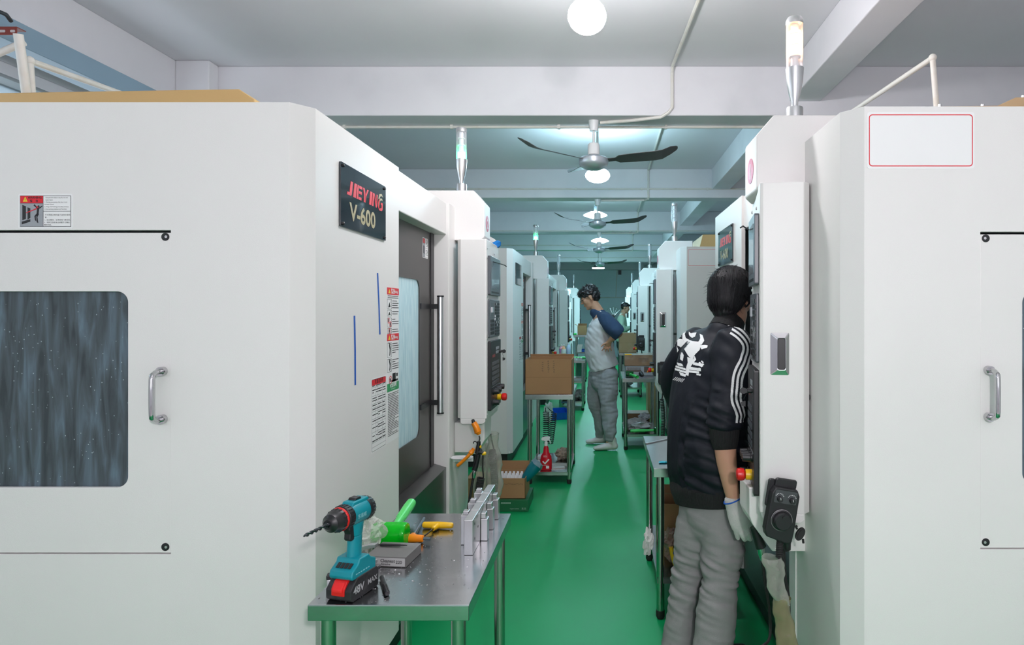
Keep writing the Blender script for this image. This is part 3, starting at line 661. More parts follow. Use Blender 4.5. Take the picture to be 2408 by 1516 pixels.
            b.build('lettering', [M_inkr, M_gold, M_black], pn, fix=False)
            pn['label'] = 'black plate with red and gold lettering'
    if side == 'L' and detail:
        # sticker strips
        b = MB(); sa0, sa1 = .678, .822
        b.fbox(FA, sa0, sa1, .934, 1.550, 0, .0008); s1 = b.build('safety_sticker', M_vinyl, e); s1['label'] = 'tall red, white and green safety sticker'
        f = FR(FA(sa0,0,.0008), FA.r, FA.u); W = sa1-sa0; b = MB()
        H1 = 1.550-.934
        def zz(t): return 1.550-H1*t
        for t in (0, .30):
            b.mat(1); b.fbox(f, 0, W, zz(t+.045), zz(t), 0, .0005)
            b.mat(2); b.prism(f, [(W*.10,zz(t+.037)),(W*.28,zz(t+.037)),(W*.19,zz(t+.008))], .0005, .0008)
            b.mat(3); b.text(f, '警告', W*.33, zz(t+.035), .022, .0009, bold=.03); b.text(f, 'Warning', W*.60, zz(t+.032), .016, .0009, sx=.75, bold=.03)
        b.mat(4); b.fbox(f, 0, W, zz(.672), zz(.62), 0, .0005); b.mat(3); b.text(f, '安全说明', W*.5, zz(.645), .020, .0009, al='c', bold=.03); b.text(f, 'Safety instructions', W*.5, zz(.662), .007, .0009, al='c')
        text_lines(b, f, W*.05, zz(.052), W*.9, 2, .007, 0, 5)
        for i, t in enumerate((.075,.145,.195,.262,.355,.46)):
            hh = (.065,.04,.06,.036,.095,.085)[i]
            b.mat(0); w1 = W*.36
            for q in ((W*.02,w1,zz(t+hh),zz(t+hh)+.0012),(W*.02,w1,zz(t)-.0012,zz(t)),(W*.02,W*.02+.001,zz(t+hh),zz(t)),(w1-.001,w1,zz(t+hh),zz(t))): b.fbox(f, *q, 0, .0005)
            if i in (2,3,4):
                pass
            if i in (2,3):
                b.mat(1); cs = ((W*.12,zz(t+hh*.3)),(W*.27,zz(t+hh*.7))) if i == 2 else ((W*.19,zz(t+hh*.5)),)
                for c_ in cs:
                    O = circ(*c_, .0115, 16); I = circ(*c_, .0085, 16); n = 16
                    b.add([f(x,y,.0009) for x,y in O]+[f(x,y,.0009) for x,y in I], [(k,(k+1)%n,n+(k+1)%n,n+k) for k in range(n)])
                    b.mat(0); b.fbox(f, c_[0]-.003, c_[0]+.004, c_[1]-.006, c_[1]+.006, 0, .0006); b.mat(1)
            elif i > 3:
                b.mat(0)
                for P in ([(.22,.9),(.30,.6),(.25,.1),(.19,.1),(.22,.5),(.16,.8)],[(.12,.98),(.30,.92),(.28,.85),(.14,.9)]): b.prism(f, [(x*W, zz(t+hh)+y*hh*H1*1.0) for x,y in P], 0, .0006)
            else:
                b.mat(0); b.prism(f, [(W*.10,zz(t+hh*.8)),(W*.28,zz(t+hh*.8)),(W*.2,zz(t+hh*.3))], 0, .0006); b.prism(f, [(W*.05,zz(t+hh)),(W*.06,zz(t+hh)),(w1,zz(t)),(w1-.001,zz(t))], 0, .0006)
            text_lines(b, f, W*.42, zz(t+.008), W*.55, max(2,int(hh*H1/.010)), .009, 0, 20+i)
        b.mat(1); O = circ(W*.27,zz(.598),.017,24); I = circ(W*.27,zz(.598),.0135,24); n = 24
        b.add([f(x,y,.0009) for x,y in O]+[f(x,y,.0009) for x,y in I], [(k,(k+1)%n,n+(k+1)%n,n+k) for k in range(n)])
        b.mat(0); b.fbox(f, W*.45, W*.72, zz(.615), zz(.56), 0, .0006); b.fbox(f, W*.35, W*.92, zz(.615), zz(.602), 0, .0006); b.fbox(f, W*.78, W*.9, zz(.585), zz(.565), 0, .0006); b.fbox(f, W*.22, W*.3, zz(.61), zz(.588), 0, .0006)
        text_lines(b, f, W*.06, zz(.685), W*.9, 26, (.965-.685)*H1/26, 0, 44, .35)
        b.build('print', [M_inkk, M_inkr, M_inky, M_vinyl, M_inkg], s1, fix=False)
        # table sticker
        b = MB(); ta0, ta1 = .509, .668; tz0, tz1 = .932, 1.207
        b.fbox(FA, ta0, ta1, tz0, tz1, 0, .0006); s2 = b.build('oil_chart_sticker', M_vinyl, e); s2['label'] = 'white chart sticker with a red heading'
        f = FR(FA(ta0,tz0,.0006), FA.r, FA.u); W = ta1-ta0; H = tz1-tz0; b = MB(); b.mat(0)
        b.rrect(f, .004, W-.004, .004, H-.004, .006, 0, .0002); b.mat(2); b.rrect(f, .0055, W-.0055, .0055, H-.0055, .005, 0, .0004)
        b.mat(1); b.fbox(f, .0055, W-.0055, H*.905, H-.0055, 0, .0006); b.mat(0); b.text(f, '机 器 润 滑 表', W*.5, H*.925, .018, .0009, sx=.8, al='c', bold=.02)
        rows = [.905,.875,.76,.655,.60,.55,.45,.385,.27,.16,.13,.07,.02]
        for r_ in rows[1:-1]: b.fbox(f, .0055, W-.0055, H*r_, H*r_+.0008, 0, .0006)
        for c_ in (.28,.42,.72): b.fbox(f, W*c_, W*c_+.0008, H*.16, H*.905, 0, .0006)
        for i in range(len(rows)-3):
            for j,(c0_,c1_) in enumerate(((.06,.27),(.3,.41),(.44,.7),(.74,.94))):
                n_ = max(1, int((rows[i]-rows[i+1])*H/.0095) - (1 if j < 2 else 0)); n_ = max(1, min(n_, int((rows[i]-rows[i+1])*H/.0115), 1 if j < 2 and i not in (1,2) else 5))
                text_lines(b, f, W*c0_, H*(rows[i]+rows[i+1])/2+n_*.0045-.001, W*(c1_-c0_), n_, .009, 0, i*7+j, .35)
        b.build('print', [M_inkk, M_inkr, M_vinyl], s2, fix=False)
        warning_label(d, DF, 1.455, 1.555, 1.735, 1.84, False)
    return e
LL = dict(hu=1.91, cu=1.95, cw=.42)
m1 = machine('L', 1.83, 'near left white machining center with black name plate and rain-streaked side window', 2, lit='green', number='2', **LL)
m2 = machine('L', 5.96, 'second white machining center on the left, behind the open cardboard carton, green signal lit', 1, lit='green', **LL)
m3 = machine('L', 10.0, 'third white machining center on the left, with unlit clear signal tower behind the bottles', 0, **LL)
m4 = machine('L', 16.1, 'farthest white machining center on the left, beside the far open carton', 0, **LL)
RR = dict(hu=1.77, cu=1.768, cw=.30)
r1 = machine('R', 1.868, 'near right white machining center with blank red-bordered sign and orange signal lit', 2, hu=1.77, cu=1.798, cw=.30, crot=math.radians(-8), lit='orange', number='1', sign=True, cz=(.735,1.896))
r2 = machine('R', 5.83, 'second white machining center on the right, just left of the black-haired person', 1, sign=True, cz=(.76,1.87), crot=math.radians(-1), **RR)
r3 = machine('R', 9.58, 'third white machining center on the right, chrome pull above a black pendant', 1, sign=True, cz=(.76,1.87), crot=math.radians(-1), **RR)
r4 = machine('R', 13.1, 'fourth white machining center on the right, beside the person in mint green', 0, cz=(.76,1.87), **RR)
r5 = machine('R', 16.9, 'farthest white machining center on the right near the blue wall', 0, cz=(.76,1.87), **RR)
r3.location.x += .03; r4.location.x += .08; r5.location.x += .085
# ------------------------------------------------------------------ workbenches
def workbench(x0, x1, ya, yb, z, label, shelf=.12, th=.042, mid=None, leg_r=.019):
    e = empty('workbench', label, 'table', ((x0+x1)/2, (ya+yb)/2, 0), 0, 'stainless steel workbenches along the aisle')
    hx = (x1-x0)/2; hy = (yb-ya)/2
    b = MB(); b.box(-hx, hx, -hy, hy, z-.004, z); b.box(-hx, hx, -hy, -hy+.003, z-th, z-.002); b.box(-hx, hx, hy-.003, hy, z-th, z-.002); b.box(-hx, -hx+.003, -hy, hy, z-th, z-.002); b.box(hx-.003, hx, -hy, hy, z-th, z-.002)
    b.build('tabletop', M_steel, e, bevel=.002)
    for sx in (-1, 1):
        for sy in (-1, 1):
            b = MB(); b.cyl((sx*(hx-.035), sy*(hy-.04), .03), (sx*(hx-.035), sy*(hy-.04), z-.004), leg_r, 18); l = b.build('leg', M_leg, e, smooth=True)
            b = MB(); b.lathe([(0,0),(leg_r*.8,0),(leg_r*1.1,.012),(leg_r*1.1,.04),(0,.04)], (sx*(hx-.035), sy*(hy-.04), 0), n=16); b.build('foot', M_rubber, l, smooth=True)
    for s_ in ([shelf] if shelf else []) + ([mid] if mid else []):
        b = MB(); b.box(-hx+.02, hx-.02, -hy+.025, hy-.025, s_-.004, s_); b.box(-hx+.02, hx-.02, -hy+.025, -hy+.028, s_-.03, s_-.002); b.box(-hx+.02, hx-.02, hy-.028, hy-.025, s_-.03, s_-.002)
        b.build('shelf', M_steel, e)
    return e
ZT = .72
ORD = ['first','second','third','fourth','fifth','sixth','seventh']
workbench(-.7385, -.335, 1.594, 2.322, ZT, 'near left steel workbench with the cordless drill and mallet on it', shelf=None, th=.04, leg_r=.019)
workbench(-.656, -.252, 5.37, 6.15, .76, 'steel workbench under the open cardboard carton, red spray bottle on its low shelf', shelf=.105)
workbench(-.665, -.264, 9.4, 10.2, .75, 'left steel workbench with drink bottles and small metal parts on top', shelf=.14, mid=.44)
workbench(-.60, -.335, 13.4, 13.95, .98, 'far left steel rack table with the small open carton on top', shelf=.2, mid=.62)
workbench(.2375, .64, 2.99, 3.78, ZT, 'near right steel workbench with a ruler, partly behind the person in the black jacket', shelf=.20)
workbench(.205, .61, 6.70, 7.50, .76, 'right steel workbench carrying a taped carton over a printed box', shelf=.17)
workbench(.275, .68, 10.9, 11.7, .76, 'far right steel workbench carrying one tall taped carton', shelf=.17, mid=.45)

def jit(b, amt, sc=8, seed=0):
    b.v = [tuple(Vector(v) + noise.noise_vector(Vector(v)*sc+Vector((seed,)*3))*amt) for v in b.v]; return b
# ---- cordless drill (local: x forward, y left, z up; origin = centre of battery foot)
def drill():
    e = empty('cordless_drill', 'teal and black cordless drill standing on its battery on the near left workbench', 'drill', (-.652, 1.662, ZT+.0005), 0)
    e.rotation_euler = (0, 0, math.atan2(-.94, -.25))
    teal = mat('teal_plastic', (.0,.245,.30), .38)
    XZ = FR((0,0,0), (1,0,0), (0,0,1))   # n = -y
    # battery
    b = MB(); b.prism(XZ, [(-.058,.004),(-.054,0),(.048,0),(.058,.008),(.058,.030),(.046,.042),(.030,.055),(-.052,.055),(-.060,.046)], -.037, .037)
    bt = b.build('battery', mat('battery_black', (.016,.016,.018), .55, bump=.1, bscale=300, dirt=(.2,.2,.2), dscale=40, damt=.25), e, bevel=.006, seg=3)
    b = MB(); b.prism(XZ, [(.040,.019),(.0605,.016),(.0605,.034),(.047,.050),(.034,.056),(.034,.04)], -.019, .019); b.build('release_button', M_red, bt, bevel=.002)
    b = MB(); b.prism(XZ, [(.053,.028),(.0635,.026),(.063,.034),(.050,.049)], -.014, .014); b.build('release_tab', mat('bright_red', (.8,.02,.02), .3), bt, bevel=.002)
    for s_ in (1,-1):
        f = FR((0,s_*.0372,0), (-s_,0,0), (0,0,1)); b = MB(); b.text(f, '48V', -.048, .018, .027, .0006, sx=1.0, bold=.03); b.text(f, 'MAX', .010, .021, .019, .0006, bold=.02)
        b.build('voltage_mark', mat('grey_mark', (.45,.46,.47), .4), bt)
    b = MB()
    for k in range(9): b.box(-.05, .03, .0372, .0378, .008+k*.0013-.0004, .008+k*.0013) if False else None
    # base shoe of body
    b = MB(); b.prism(XZ, [(-.050,.052),(.045,.052),(.050,.060),(.046,.074),(.022,.088),(.018,.098),(-.022,.098),(-.030,.088),(-.052,.078)], -.034, .034)
    # handle
    for z0_, z1_, x0, x1, X0, X1, w0, w1 in ((.085,.150,-.026,.018,-.030,.012,.017,.0165),(.148,.185,-.030,.012,-.038,.016,.0165,.019)):
        V = []
        for (z_, xa, xb, w_) in ((z0_,x0,x1,w0),(z1_,X0,X1,w1)):
            cx = (xa+xb)/2; hx = (xb-xa)/2
            V += [(cx+hx*math.cos(t)*(1.0), w_*math.sin(t), z_) for t in [2*PI*k/20 for k in range(20)]]
        b.add(V, [tuple(range(20))[::-1], tuple(range(20,40))]+[(i,(i+1)%20,20+(i+1)%20,20+i) for i in range(20)])
    zb = .208
    b.lathe([(0,-.062),(.026,-.060),(.030,-.05),(.0305,-.01),(.0305,.015),(.028,.028),(0,.028)], (0,0,zb), (1,0,0), 24)
    b.prism(XZ, [(-.050,zb+.02),(-.042,zb+.034),(.018,zb+.034),(.026,zb+.024),(.026,zb-.02),(-.05,zb-.02)], -.017, .017)
    b.build('drill_body', teal, e, bevel=.003, smooth=True)
    b = MB(); b.lathe([(0,-.066),(.022,-.065),(.0285,-.06),(.0312,-.048),(.0312,-.036),(.0305,-.036)], (0,0,zb), (1,0,0), 24)
    for k in range(22): 
        t = 2*PI*k/22; b.cyl((-.044,.0318*math.cos(t),zb+.0318*math.sin(t)), (-.060,.028*math.cos(t),zb+.028*math.sin(t)), .0016, 5)
    b.build('rear_cap', M_black, e, smooth=True)
    b = MB(); b.prism(XZ, [(-.022,zb+.034),(-.018,zb+.040),(.002,zb+.040),(.006,zb+.034)], -.011, .011); b.build('speed_switch', M_black, e, bevel=.002)
    b = MB(); b.prism(XZ, [(-.004,.182),(.022,.186),(.026,.172),(.022,.160),(.024,.146),(.018,.140),(.004,.142)], -.010, .010); b.build('trigger', M_black, e, bevel=.003)
    b = MB(); b.box(-.006, .008, -.021, .021, .186, .193); b.build('direction_switch', M_black, e, bevel=.002)
    b = MB()
    for k in range(4): b.box(.006, .016, -.022+k*.0115, -.013+k*.0115, .0885+.0, .0900) if False else b.prism(XZ, [(.026,.0872),(.040,.0790),(.0405,.0800),(.0265,.0882)], -.022+k*.0115, -.013+k*.0115)
    b.build('charge_display', M_black, e)
    b = MB()
    for s_ in (1,-1):
        f = FR((0,s_*.0342,0), (-s_,0,0), (0,0,1))
        for k in range(6): b.fbox(f, -.034+k*.010, -.028+k*.010, .063, .0655, 0, .0006)
        f = FR((0,s_*.0308,0), (-s_,0,0), (0,0,1)); b.text(f, '东易威', -.022, zb-.006, .012, .0009, bold=.02)
    b.build('side_mark', mat('pale_teal', (.25,.55,.6), .4), e)
    b = MB(); b.lathe([(.0295,.026),(.0315,.030),(.0315,.048),(.029,.050)], (0,0,zb), (1,0,0), 28)
    for k in range(24):
        t = 2*PI*k/24; b.cyl((.031,.0315*math.cos(t),zb+.0315*math.sin(t)), (.047,.0315*math.cos(t),zb+.0315*math.sin(t)), .0012, 5)
    b.build('torque_ring', M_black, e, smooth=True)
    b = MB(); b.lathe([(.0285,.0),(.0302,.002),(.0302,.006),(.0285,.008)], (.050,0,zb), (1,0,0), 28); b.build('red_ring', M_red, e, smooth=True)
    b = MB(); b.lathe([(.0285,.056),(.0285,.070),(.024,.076),(.0225,.088),(.014,.094),(.012,.098),(0,.098)], (0,0,zb), (1,0,0), 28)
    for k in range(16):
        t = 2*PI*k/16; b.cyl((.058,.0285*math.cos(t),zb+.0285*math.sin(t)), (.069,.0285*math.cos(t),zb+.0285*math.sin(t)), .0016, 5)
    b.build('chuck', M_black, e, smooth=True)
    b = MB(); b.lathe([(.0,.097),(.0075,.097),(.0065,.103),(0,.103)], (0,0,zb), (1,0,0), 16)
    n_ = 40
    for ph in (0, PI):
        P = [Vector((.100+.078*i/n_, .0026*math.cos(ph+i*.42), zb+.0026*math.sin(ph+i*.42))) for i in range(n_+1)]
        b.tube(P, [.0024]*n_+[.0008], 6)
    b.build('drill_bit', mat('drill_steel', (.10,.11,.12), .3, 1), e, smooth=True)
drill()
# ---- mallet
def mallet(label, head_c, ax, hd, L, r, rh, hz, mh, mg, droop=0, head_flat=True):
    """head_c centre of head, ax head axis, hd handle direction"""
    e = empty('mallet', label, 'mallet', (head_c[0], head_c[1], head_c[2]))
    ax = Vector(ax).normalized(); hd = Vector(hd).normalized()
    b = MB(); b.lathe([(0,-L),(r*.90,-L),(r*.97,-L*.93),(r,-L*.6),(r,L*.6),(r*.97,L*.93),(r*.90,L),(0,L)], (0,0,0), ax, 32); b.build('mallet_head', mh, e, smooth=True)
    b = MB(); p = [hd*t for t in (0, .035, .075, .10, .15, .22, rh, rh+.004)]; b.tube(p, [.013,.013,.0125,.0135,.0165,.0175,.0165,.012], 18)
    for k in range(10):
        t = 2*PI*k/10; u = hd.orthogonal().normalized(); q = hd.cross(u); o = (u*math.cos(t)+q*math.sin(t))*.0165
        b.tube([hd*.12+o*.9, hd*(rh-.03)+o], .0016, 4)
    b.build('handle', mg, e, smooth=True)
    return e
M_greenh = mat('green_rubber', (.10,.72,.16), .35, emit=(.1,.9,.1), es=.0)
p = TP(910, 1288, ZT); 
mallet('translucent bright green mallet lying on the near left workbench behind the drill', (-.668, 2.005, ZT+.036), (1,-.02,0), (-.05,.985,.07), .052, .0355, .262, 0, M_mint, M_greenh)
# ---- T-handle hex keys
def tkey(label, c, hdir, sdir, hl, mh, ms, sl, hr=.010, sr=.0028, short=0):
    e = empty('hex_key', label, 'tool', c); h = Vector(hdir).normalized(); s_ = Vector(sdir).normalized()
    b = MB(); b.tube([h*-hl, h*-hl*.93, h*-hl*.5, h*0, h*hl*.5, h*hl*.93, h*hl], [hr*.7,hr,hr*1.05,hr*1.1,hr*1.0,hr*.9,hr*.6], 14)
    b.tube([Vector((0,0,0)), s_*hr*1.6, s_*.030, s_*.034], [hr*1.05,hr*.9,hr*.75,hr*.6], 14); b.build('t_handle', mh, e, smooth=True)
    b = MB(); b.tube([s_*.03, s_*(sl-.004), s_*sl], [sr,sr,sr*.6], 6)
    if short: b.tube([h*hl*.8, h*(hl+short)], [sr*1.3]*2, 6)
    b.build('shaft', ms, e); return e
tkey('yellow T-handle hex key lying on the near left workbench', (-.595+.001, 0, 0), (1,0,0), (0,1,0), .03, M_yel, M_black, .1) if False else None
c = TP(1030, 1243, ZT); c.z = ZT+.0125; q = TP(980, 1277, ZT); q.z = ZT+.004
tkey('yellow T-handle hex key lying on the near left workbench', c, (1,-.05,0), q-c, .052, M_yel, mat('dark_tool_steel', (.08,.06,.05), .35, 1), (q-c).length, .0105)
c = TP(968, 1275, ZT); c.z = ZT+.0135; q = TP(998, 1222, ZT); q.z = ZT+.008
tkey('orange T-handle hex key between the green mallet and the yellow key', c, (1,-.12,0), q-c, .040, M_org, mat('blue_tool_steel', (.22,.27,.32), .3, 1), (q-c).length, .012, .0045, .022)
# ---- aluminium fixture bar
e = empty('aluminium_fixture', 'tall milled aluminium fixture bar with stepped blocks on the near left workbench', 'fixture', (-.4055, 1.92, ZT+.0005))
b = MB(); XZs = FR((0,0,0), (0,1,0), (0,0,1)); L_ = .40
prof = [(0,0),(.40,0),(.40,.105),(.295,.105),(.295,.099),(.29,.099),(.29,.105),(.195,.105),(.195,.099),(.19,.099),(.19,.105),(.10,.105),(.10,.099),(.095,.099),(.095,.105),(0,.105)]
b.prism(XZs, prof, -.0135, .0135); b.build('fixture_bar', M_mill, e, bevel=.0015)
for k, y_ in enumerate((.085,.19,.29)):
    b = MB(); b.box(-.042, -.0145, y_, y_+.034, 0, .092+.006*k); b.box(-.036, -.018, y_+.006, y_+.028, .092+.006*k, .104+.006*k); b.build('locating_post', M_mill, e, bevel=.0015)
for k, y_ in enumerate((.12,.225,.33)):
    b = MB(); b.box(.0145, .036, y_, y_+.03, .0, .070); b.box(.0145, .030, y_+.004, y_+.03, .070, .088); b.build('clamp_block', M_mill, e, bevel=.0015)
b = MB()
for y_, z_ in ((.03,.085),(.03,.04),(.08,.06),(.16,.09),(.16,.035),(.26,.09),(.36,.085),(.36,.04)): b.cyl((.0134,y_,z_), (.0142,y_,z_), .004, 12)
b.build('bolt_hole', M_black, e)
# ---- abrasive box, scriber
bx = FR((-.626, 1.832, ZT+.0005), (1,-.10,0), (0,0,1))
e = empty('abrasive_box', 'flat grey printed abrasive box on the near left workbench beside the drill', 'box', bx.o)
f0 = FR((0,0,0), bx.r, bx.u)
b = MB(); b.fbox(f0, -.06, .062, 0, .029, -.115, 0); b.build('box_body', mat('grey_box', (.16,.155,.15), .6, dirt=(.4,.4,.4), dscale=8, damt=.4), e, bevel=.001)
b = MB(); b.fbox(f0, -.055, .059, .003, .026, 0, .0006); b.mat(1); b.text(f0, 'Cleanest', .030, .0135, .013, .0010, sx=.95, al='r', bold=.02); b.text(f0, 'Abrasive', .016, .0055, .008, .0010, al='r', bold=.02); b.text(f0, '220', .032, .0105, .0125, .0010, bold=.02)
b.build('printed_label', [mat('grey_label', (.50,.50,.49), .5), M_inkk], e)
b = MB(); p0 = Vector((-.690, 1.915, ZT+.034)); p1 = Vector((-.585, 1.905, ZT+.036)); d_ = p1-p0; b.tube([p0, p0+d_*.2, p0+d_*.22, p0+d_*.8, p0+d_*.82, p1], [.001,.002,.0042,.0042,.003,.001], 10)
tag(b.build('scriber', M_black, smooth=True), 'thin black scriber lying across the grey abrasive box', 'tool')
# ---- pen
p0 = TP(897, 1362, ZT); p1 = TP(911, 1402, ZT); p0.z = p1.z = ZT+.0075; d_ = (p1-p0).normalized(); L_ = (p1-p0).length
e = empty('marker_pen', 'black marker pen lying right of the drill battery', 'pen', p0)
b = MB(); b.tube([d_*0, d_*.004, d_*L_*.55], [.004,.0058,.0062], 14); b.build('barrel', M_black, e, smooth=True)
b = MB(); b.tube([d_*L_*.55, d_*L_*.97, d_*L_], [.007,.0072,.0055], 14); b.box(.004,.0075,-.0,.003,.004,.006) if False else None
cl = Vector((.0035,0,.0068)); b.tube([d_*L_*.97+cl, d_*L_*.62+cl], .0015, 6); b.build('pen_cap', mat('pen_cap_black', (.02,.02,.022), .25), e, smooth=True)
# ---- aluminium bracket + black clamp + bag
e = empty('aluminium_bracket', 'curved aluminium bracket part lying behind the drill against the machine', 'part', (-.706, 1.80, ZT+.0005))
XZ2 = FR((0,0,0), (.97,-.2,0), (0,0,1))
b = MB(); b.prism(XZ2, [(-.022,0),(-.022,.045),(-.012,.062),(.055,.082),(.075,.084),(.075,.076),(.058,.072),(-.004,.052),(-.010,.042),(-.010,0)], -.008, .01); b.build('arm', M_mill, e, bevel=.0012)
b = MB(); b.fbox(XZ2, -.012, .07, .028, .036, -.012, .02); b.fbox(XZ2, -.02, .06, 0, .008, -.05, .02); b.build('jaw', M_mill, e, bevel=.001)
e = empty('black_clamp', 'small black toggle clamp on an aluminium foot at the left edge of the near workbench', 'clamp', (-.706, 1.70, ZT+.0005))
f = FR((0,0,0), (.97,.25,0), (0,0,1)); b = MB(); b.fbox(f, -.028, .045, .024, .036, -.01, .012); b.fbox(f, .01, .03, .02, .045, -.012, .014); b.build('lever', M_black, e, bevel=.002)
b = MB(); b.fbox(f, -.026, .035, 0, .010, -.012, .014); b.fbox(f, -.026, -.008, .01, .024, -.012, .012); b.build('foot_block', M_mill, e, bevel=.001)
def crumple(label, cat, name, c, r, m, seed=1, amt=.5, n=(28,18), group=None):
    b = MB(); b.ell((0,0,0), 1, 1, 1, n[0], n[1]); V = []
    for v in b.v:
        v = Vector(v); k = 1 + amt*noise.noise(v*2.2+Vector((seed*3.1,0,0))) + amt*.55*noise.noise(v*5+Vector((seed*7.7,1,0))) + .12*noise.noise(v*12+Vector((seed,0,0)))
        V.append((v.x*r[0]*k, v.y*r[1]*k, max(-r[2]*.98, v.z*r[2]*k)))
    b.v = V; o = b.build(name, m, loc=Vector(c)); return tag(o, label, cat, group)
M_film = clearmat('crinkled_film', (.85,.86,.82), .22, .12)
crumple('crumpled clear plastic bag between the drill and the machine', 'bag', 'plastic_bag', (-.715, 1.97, ZT+.045), (.04,.06,.046), M_film, 3)
# ---- metal chips
b = MB(); rnd = random.Random(11)
for k in range(420):
    x = rnd.uniform(-.73,-.345); y = rnd.uniform(1.61,2.30); s_ = rnd.uniform(.0006,.0022)
    if rnd.random() < .5: x = rnd.gauss(-.62,.05); y = rnd.gauss(1.80,.12)
    if not (-.73 < x < -.345 and 1.6 < y < 2.31): continue
    a = rnd.uniform(0,PI); f = FR((x,y,ZT+.0003), (math.cos(a),math.sin(a),0), (-math.sin(a),math.cos(a),0)); b.fbox(f, -s_, s_, -s_*.4, s_*.4, 0, s_*.5)
tag(b.build('metal_chips', M_mill), 'tiny bright metal chips scattered over the near left workbench', 'chips', kind='stuff')

# ---- blue tapes on the first machine
FA1 = FR((-.85, 1.83, 0), (0,1,0), (0,0,1))
def aisle(px, py):   # point on the near-left machine's aisle face
    d = .85*FPX/(VX-px); return (d-1.83, CH-(py-VY)/FPX*d)
for (x0,y0_,x1,y1_,lab) in ((887.5,642,893,786,'right one of two blue tape strips on the near left machine'),(833,742,835,905,'left one of two blue tape strips on the near left machine')):
    a0,z0_ = aisle(x0,y0_); a1,z1_ = aisle(x1,y1_); b = MB(); w_ = .0062
    am, zm = (a0+a1)/2+.002, (z0_+z1_)/2
    b.add([FA1(a,z,c) for c in (.0005,.0012) for a,z in ((a0-w_,z0_),(a0+w_,z0_),(am-w_,zm),(am+w_,zm),(a1-w_,z1_),(a1+w_,z1_))], [(6,7,9,8),(8,9,11,10),(0,2,3,1),(2,4,5,3),(0,1,7,6),(4,10,11,5),(0,6,8,2),(2,8,10,4),(1,3,9,7),(3,5,11,9)])
    tag(b.build('tape_strip', M_tape), lab, 'tape', 'blue tape strips')
# ---- glove stuffed on top of column
b = MB(); gp = [PX(1149,563,3.98), PX(1158,570,3.97), PX(1166,577,3.96)]
b.tube([gp[0]+Vector((-.03,0,.01)), gp[0], gp[1], gp[2], PX(1170,581,3.96)], [.016,.022,.024,.027,.024], 12); jit(b, .006, 30)
e = empty('work_glove', 'white knit glove with blue cuff stuffed on top of the left control column', 'glove', (0,0,0))
b.build('knit', mat('white_knit', (.70,.70,.68), .95, bump=.5, bscale=500), e, smooth=True)
b = MB(); b.tube([PX(1164,576,3.96), PX(1167,579,3.955), PX(1170,583,3.955)], [.033,.037,.028], 12); jit(b, .008, 40); b.build('blue_cuff', mat('blue_knit', (.01,.18,.55), .9), e, smooth=True)

# ---- air gun on left machine
e = empty('air_gun_holder', 'small white perforated tray fixed below the left control column', 'holder', (0,0,0))
d = 3.58; c = PX(1090,1072,d)
b = MB(); H1 = FR(c, (1,0,0), (0,-1,0)); 
P = rr(-.060,.058,-.01,.075,.03,5); b.prism(H1, P, -.002, .002) 
b.fbox(FR(c,(1,0,0),(0,0,1)), -.058, .055, -.030, .0, .0, .004); b.build('tray', M_white, e, bevel=.001)
b = MB(); b.prism(H1, circ(-.030,.035,.018,20), .0021, .0028); b.prism(H1, circ(.030,.035,.018,20), .0021, .0028); b.cyl(PX(1077,1076,d-.012), PX(1077,1076,d-.016), .008, 12); b.cyl(PX(1106,1076,d-.012), PX(1106,1076,d-.016), .008, 12); b.build('tray_hole', M_dark, e)
e = empty('air_gun', 'black air blow gun with orange lever hooked beside the left control column', 'air gun', (0,0,0)); d = 3.46
g = lambda x,y,dd=0: PX(1060+x/6.065, 970+y/6.065, d+dd)
b = MB(); b.tube([g(400,410), g(398,450), g(385,520), g(375,580)], [.010,.011,.0125,.013], 12); b.tube([g(375,575), g(400,560), g(470,575)], [.011,.012,.010], 10)
b.tube(smoothpath([g(395,590), g(375,680), g(355,760), g(335,820)]), [.0125]*6+[.0135]*6+[.0145]*6+[.017], 14)
b.tube(smoothpath([g(375,440), g(362,415), g(340,410), g(322,425), g(326,440)]), .0028, 8); b.tube(smoothpath([g(400,540), g(420,518), g(442,530), g(445,560)]), .0028, 8); b.build('gun_body', M_black, e, smooth=True)
b = MB(); b.tube(smoothpath([g(330,510,-.01), g(300,555,-.012), g(255,610,-.02), g(200,665,-.02), g(140,720,-.02), g(90,760,-.02)]), [.010]*5+[.0135]*5+[.009]*20+[.008], 10); b.build('lever', M_org, e, smooth=True)
b = MB(); b.cyl(g(466,560), g(466,610), .0001, 6); b.lathe([(0,0),(.010,0),(.011,.012),(.007,.02),(0,.02)], g(450,580), (1,0,0), 14); b.lathe([(0,0),(.008,0),(.009,.01),(0,.014)], g(405,485), (1,0,0), 12); b.build('adjust_knob', M_yel, e, smooth=True)
b = MB(); b.tube([g(335,825), g(330,880), g(322,930)], [.009,.012,.008], 12); b.build('hose_coupling', M_chrome, e, smooth=True)
b = MB(); b.tube(smoothpath([g(322,930), g(305,1010), g(275,1200), g(250,1360), g(240,1700,.02), g(235,2300,.05)]), .007, 8); b.build('hose', M_rubber, e, smooth=True)
b = MB(); b.tube(smoothpath([g(402,415), g(412,370), g(405,330)]), .004, 8); b.build('nozzle', M_dark, e, smooth=True)
b = MB(); b.tube([g(405,310), g(385,270), g(360,200), g(325,140)], [.010,.019,.017,.015], 14); b.lathe([(.016,0),(.021,.004),(.016,.008)], g(390,285), (g(325,140)-g(390,285)), 14); b.build('nozzle_guard', M_org, e, smooth=True)
b = MB(); b.tube([g(325,140), g(315,100), g(312,92)], [.010,.008,.003], 10); b.build('nozzle_tip', M_black, e, smooth=True)
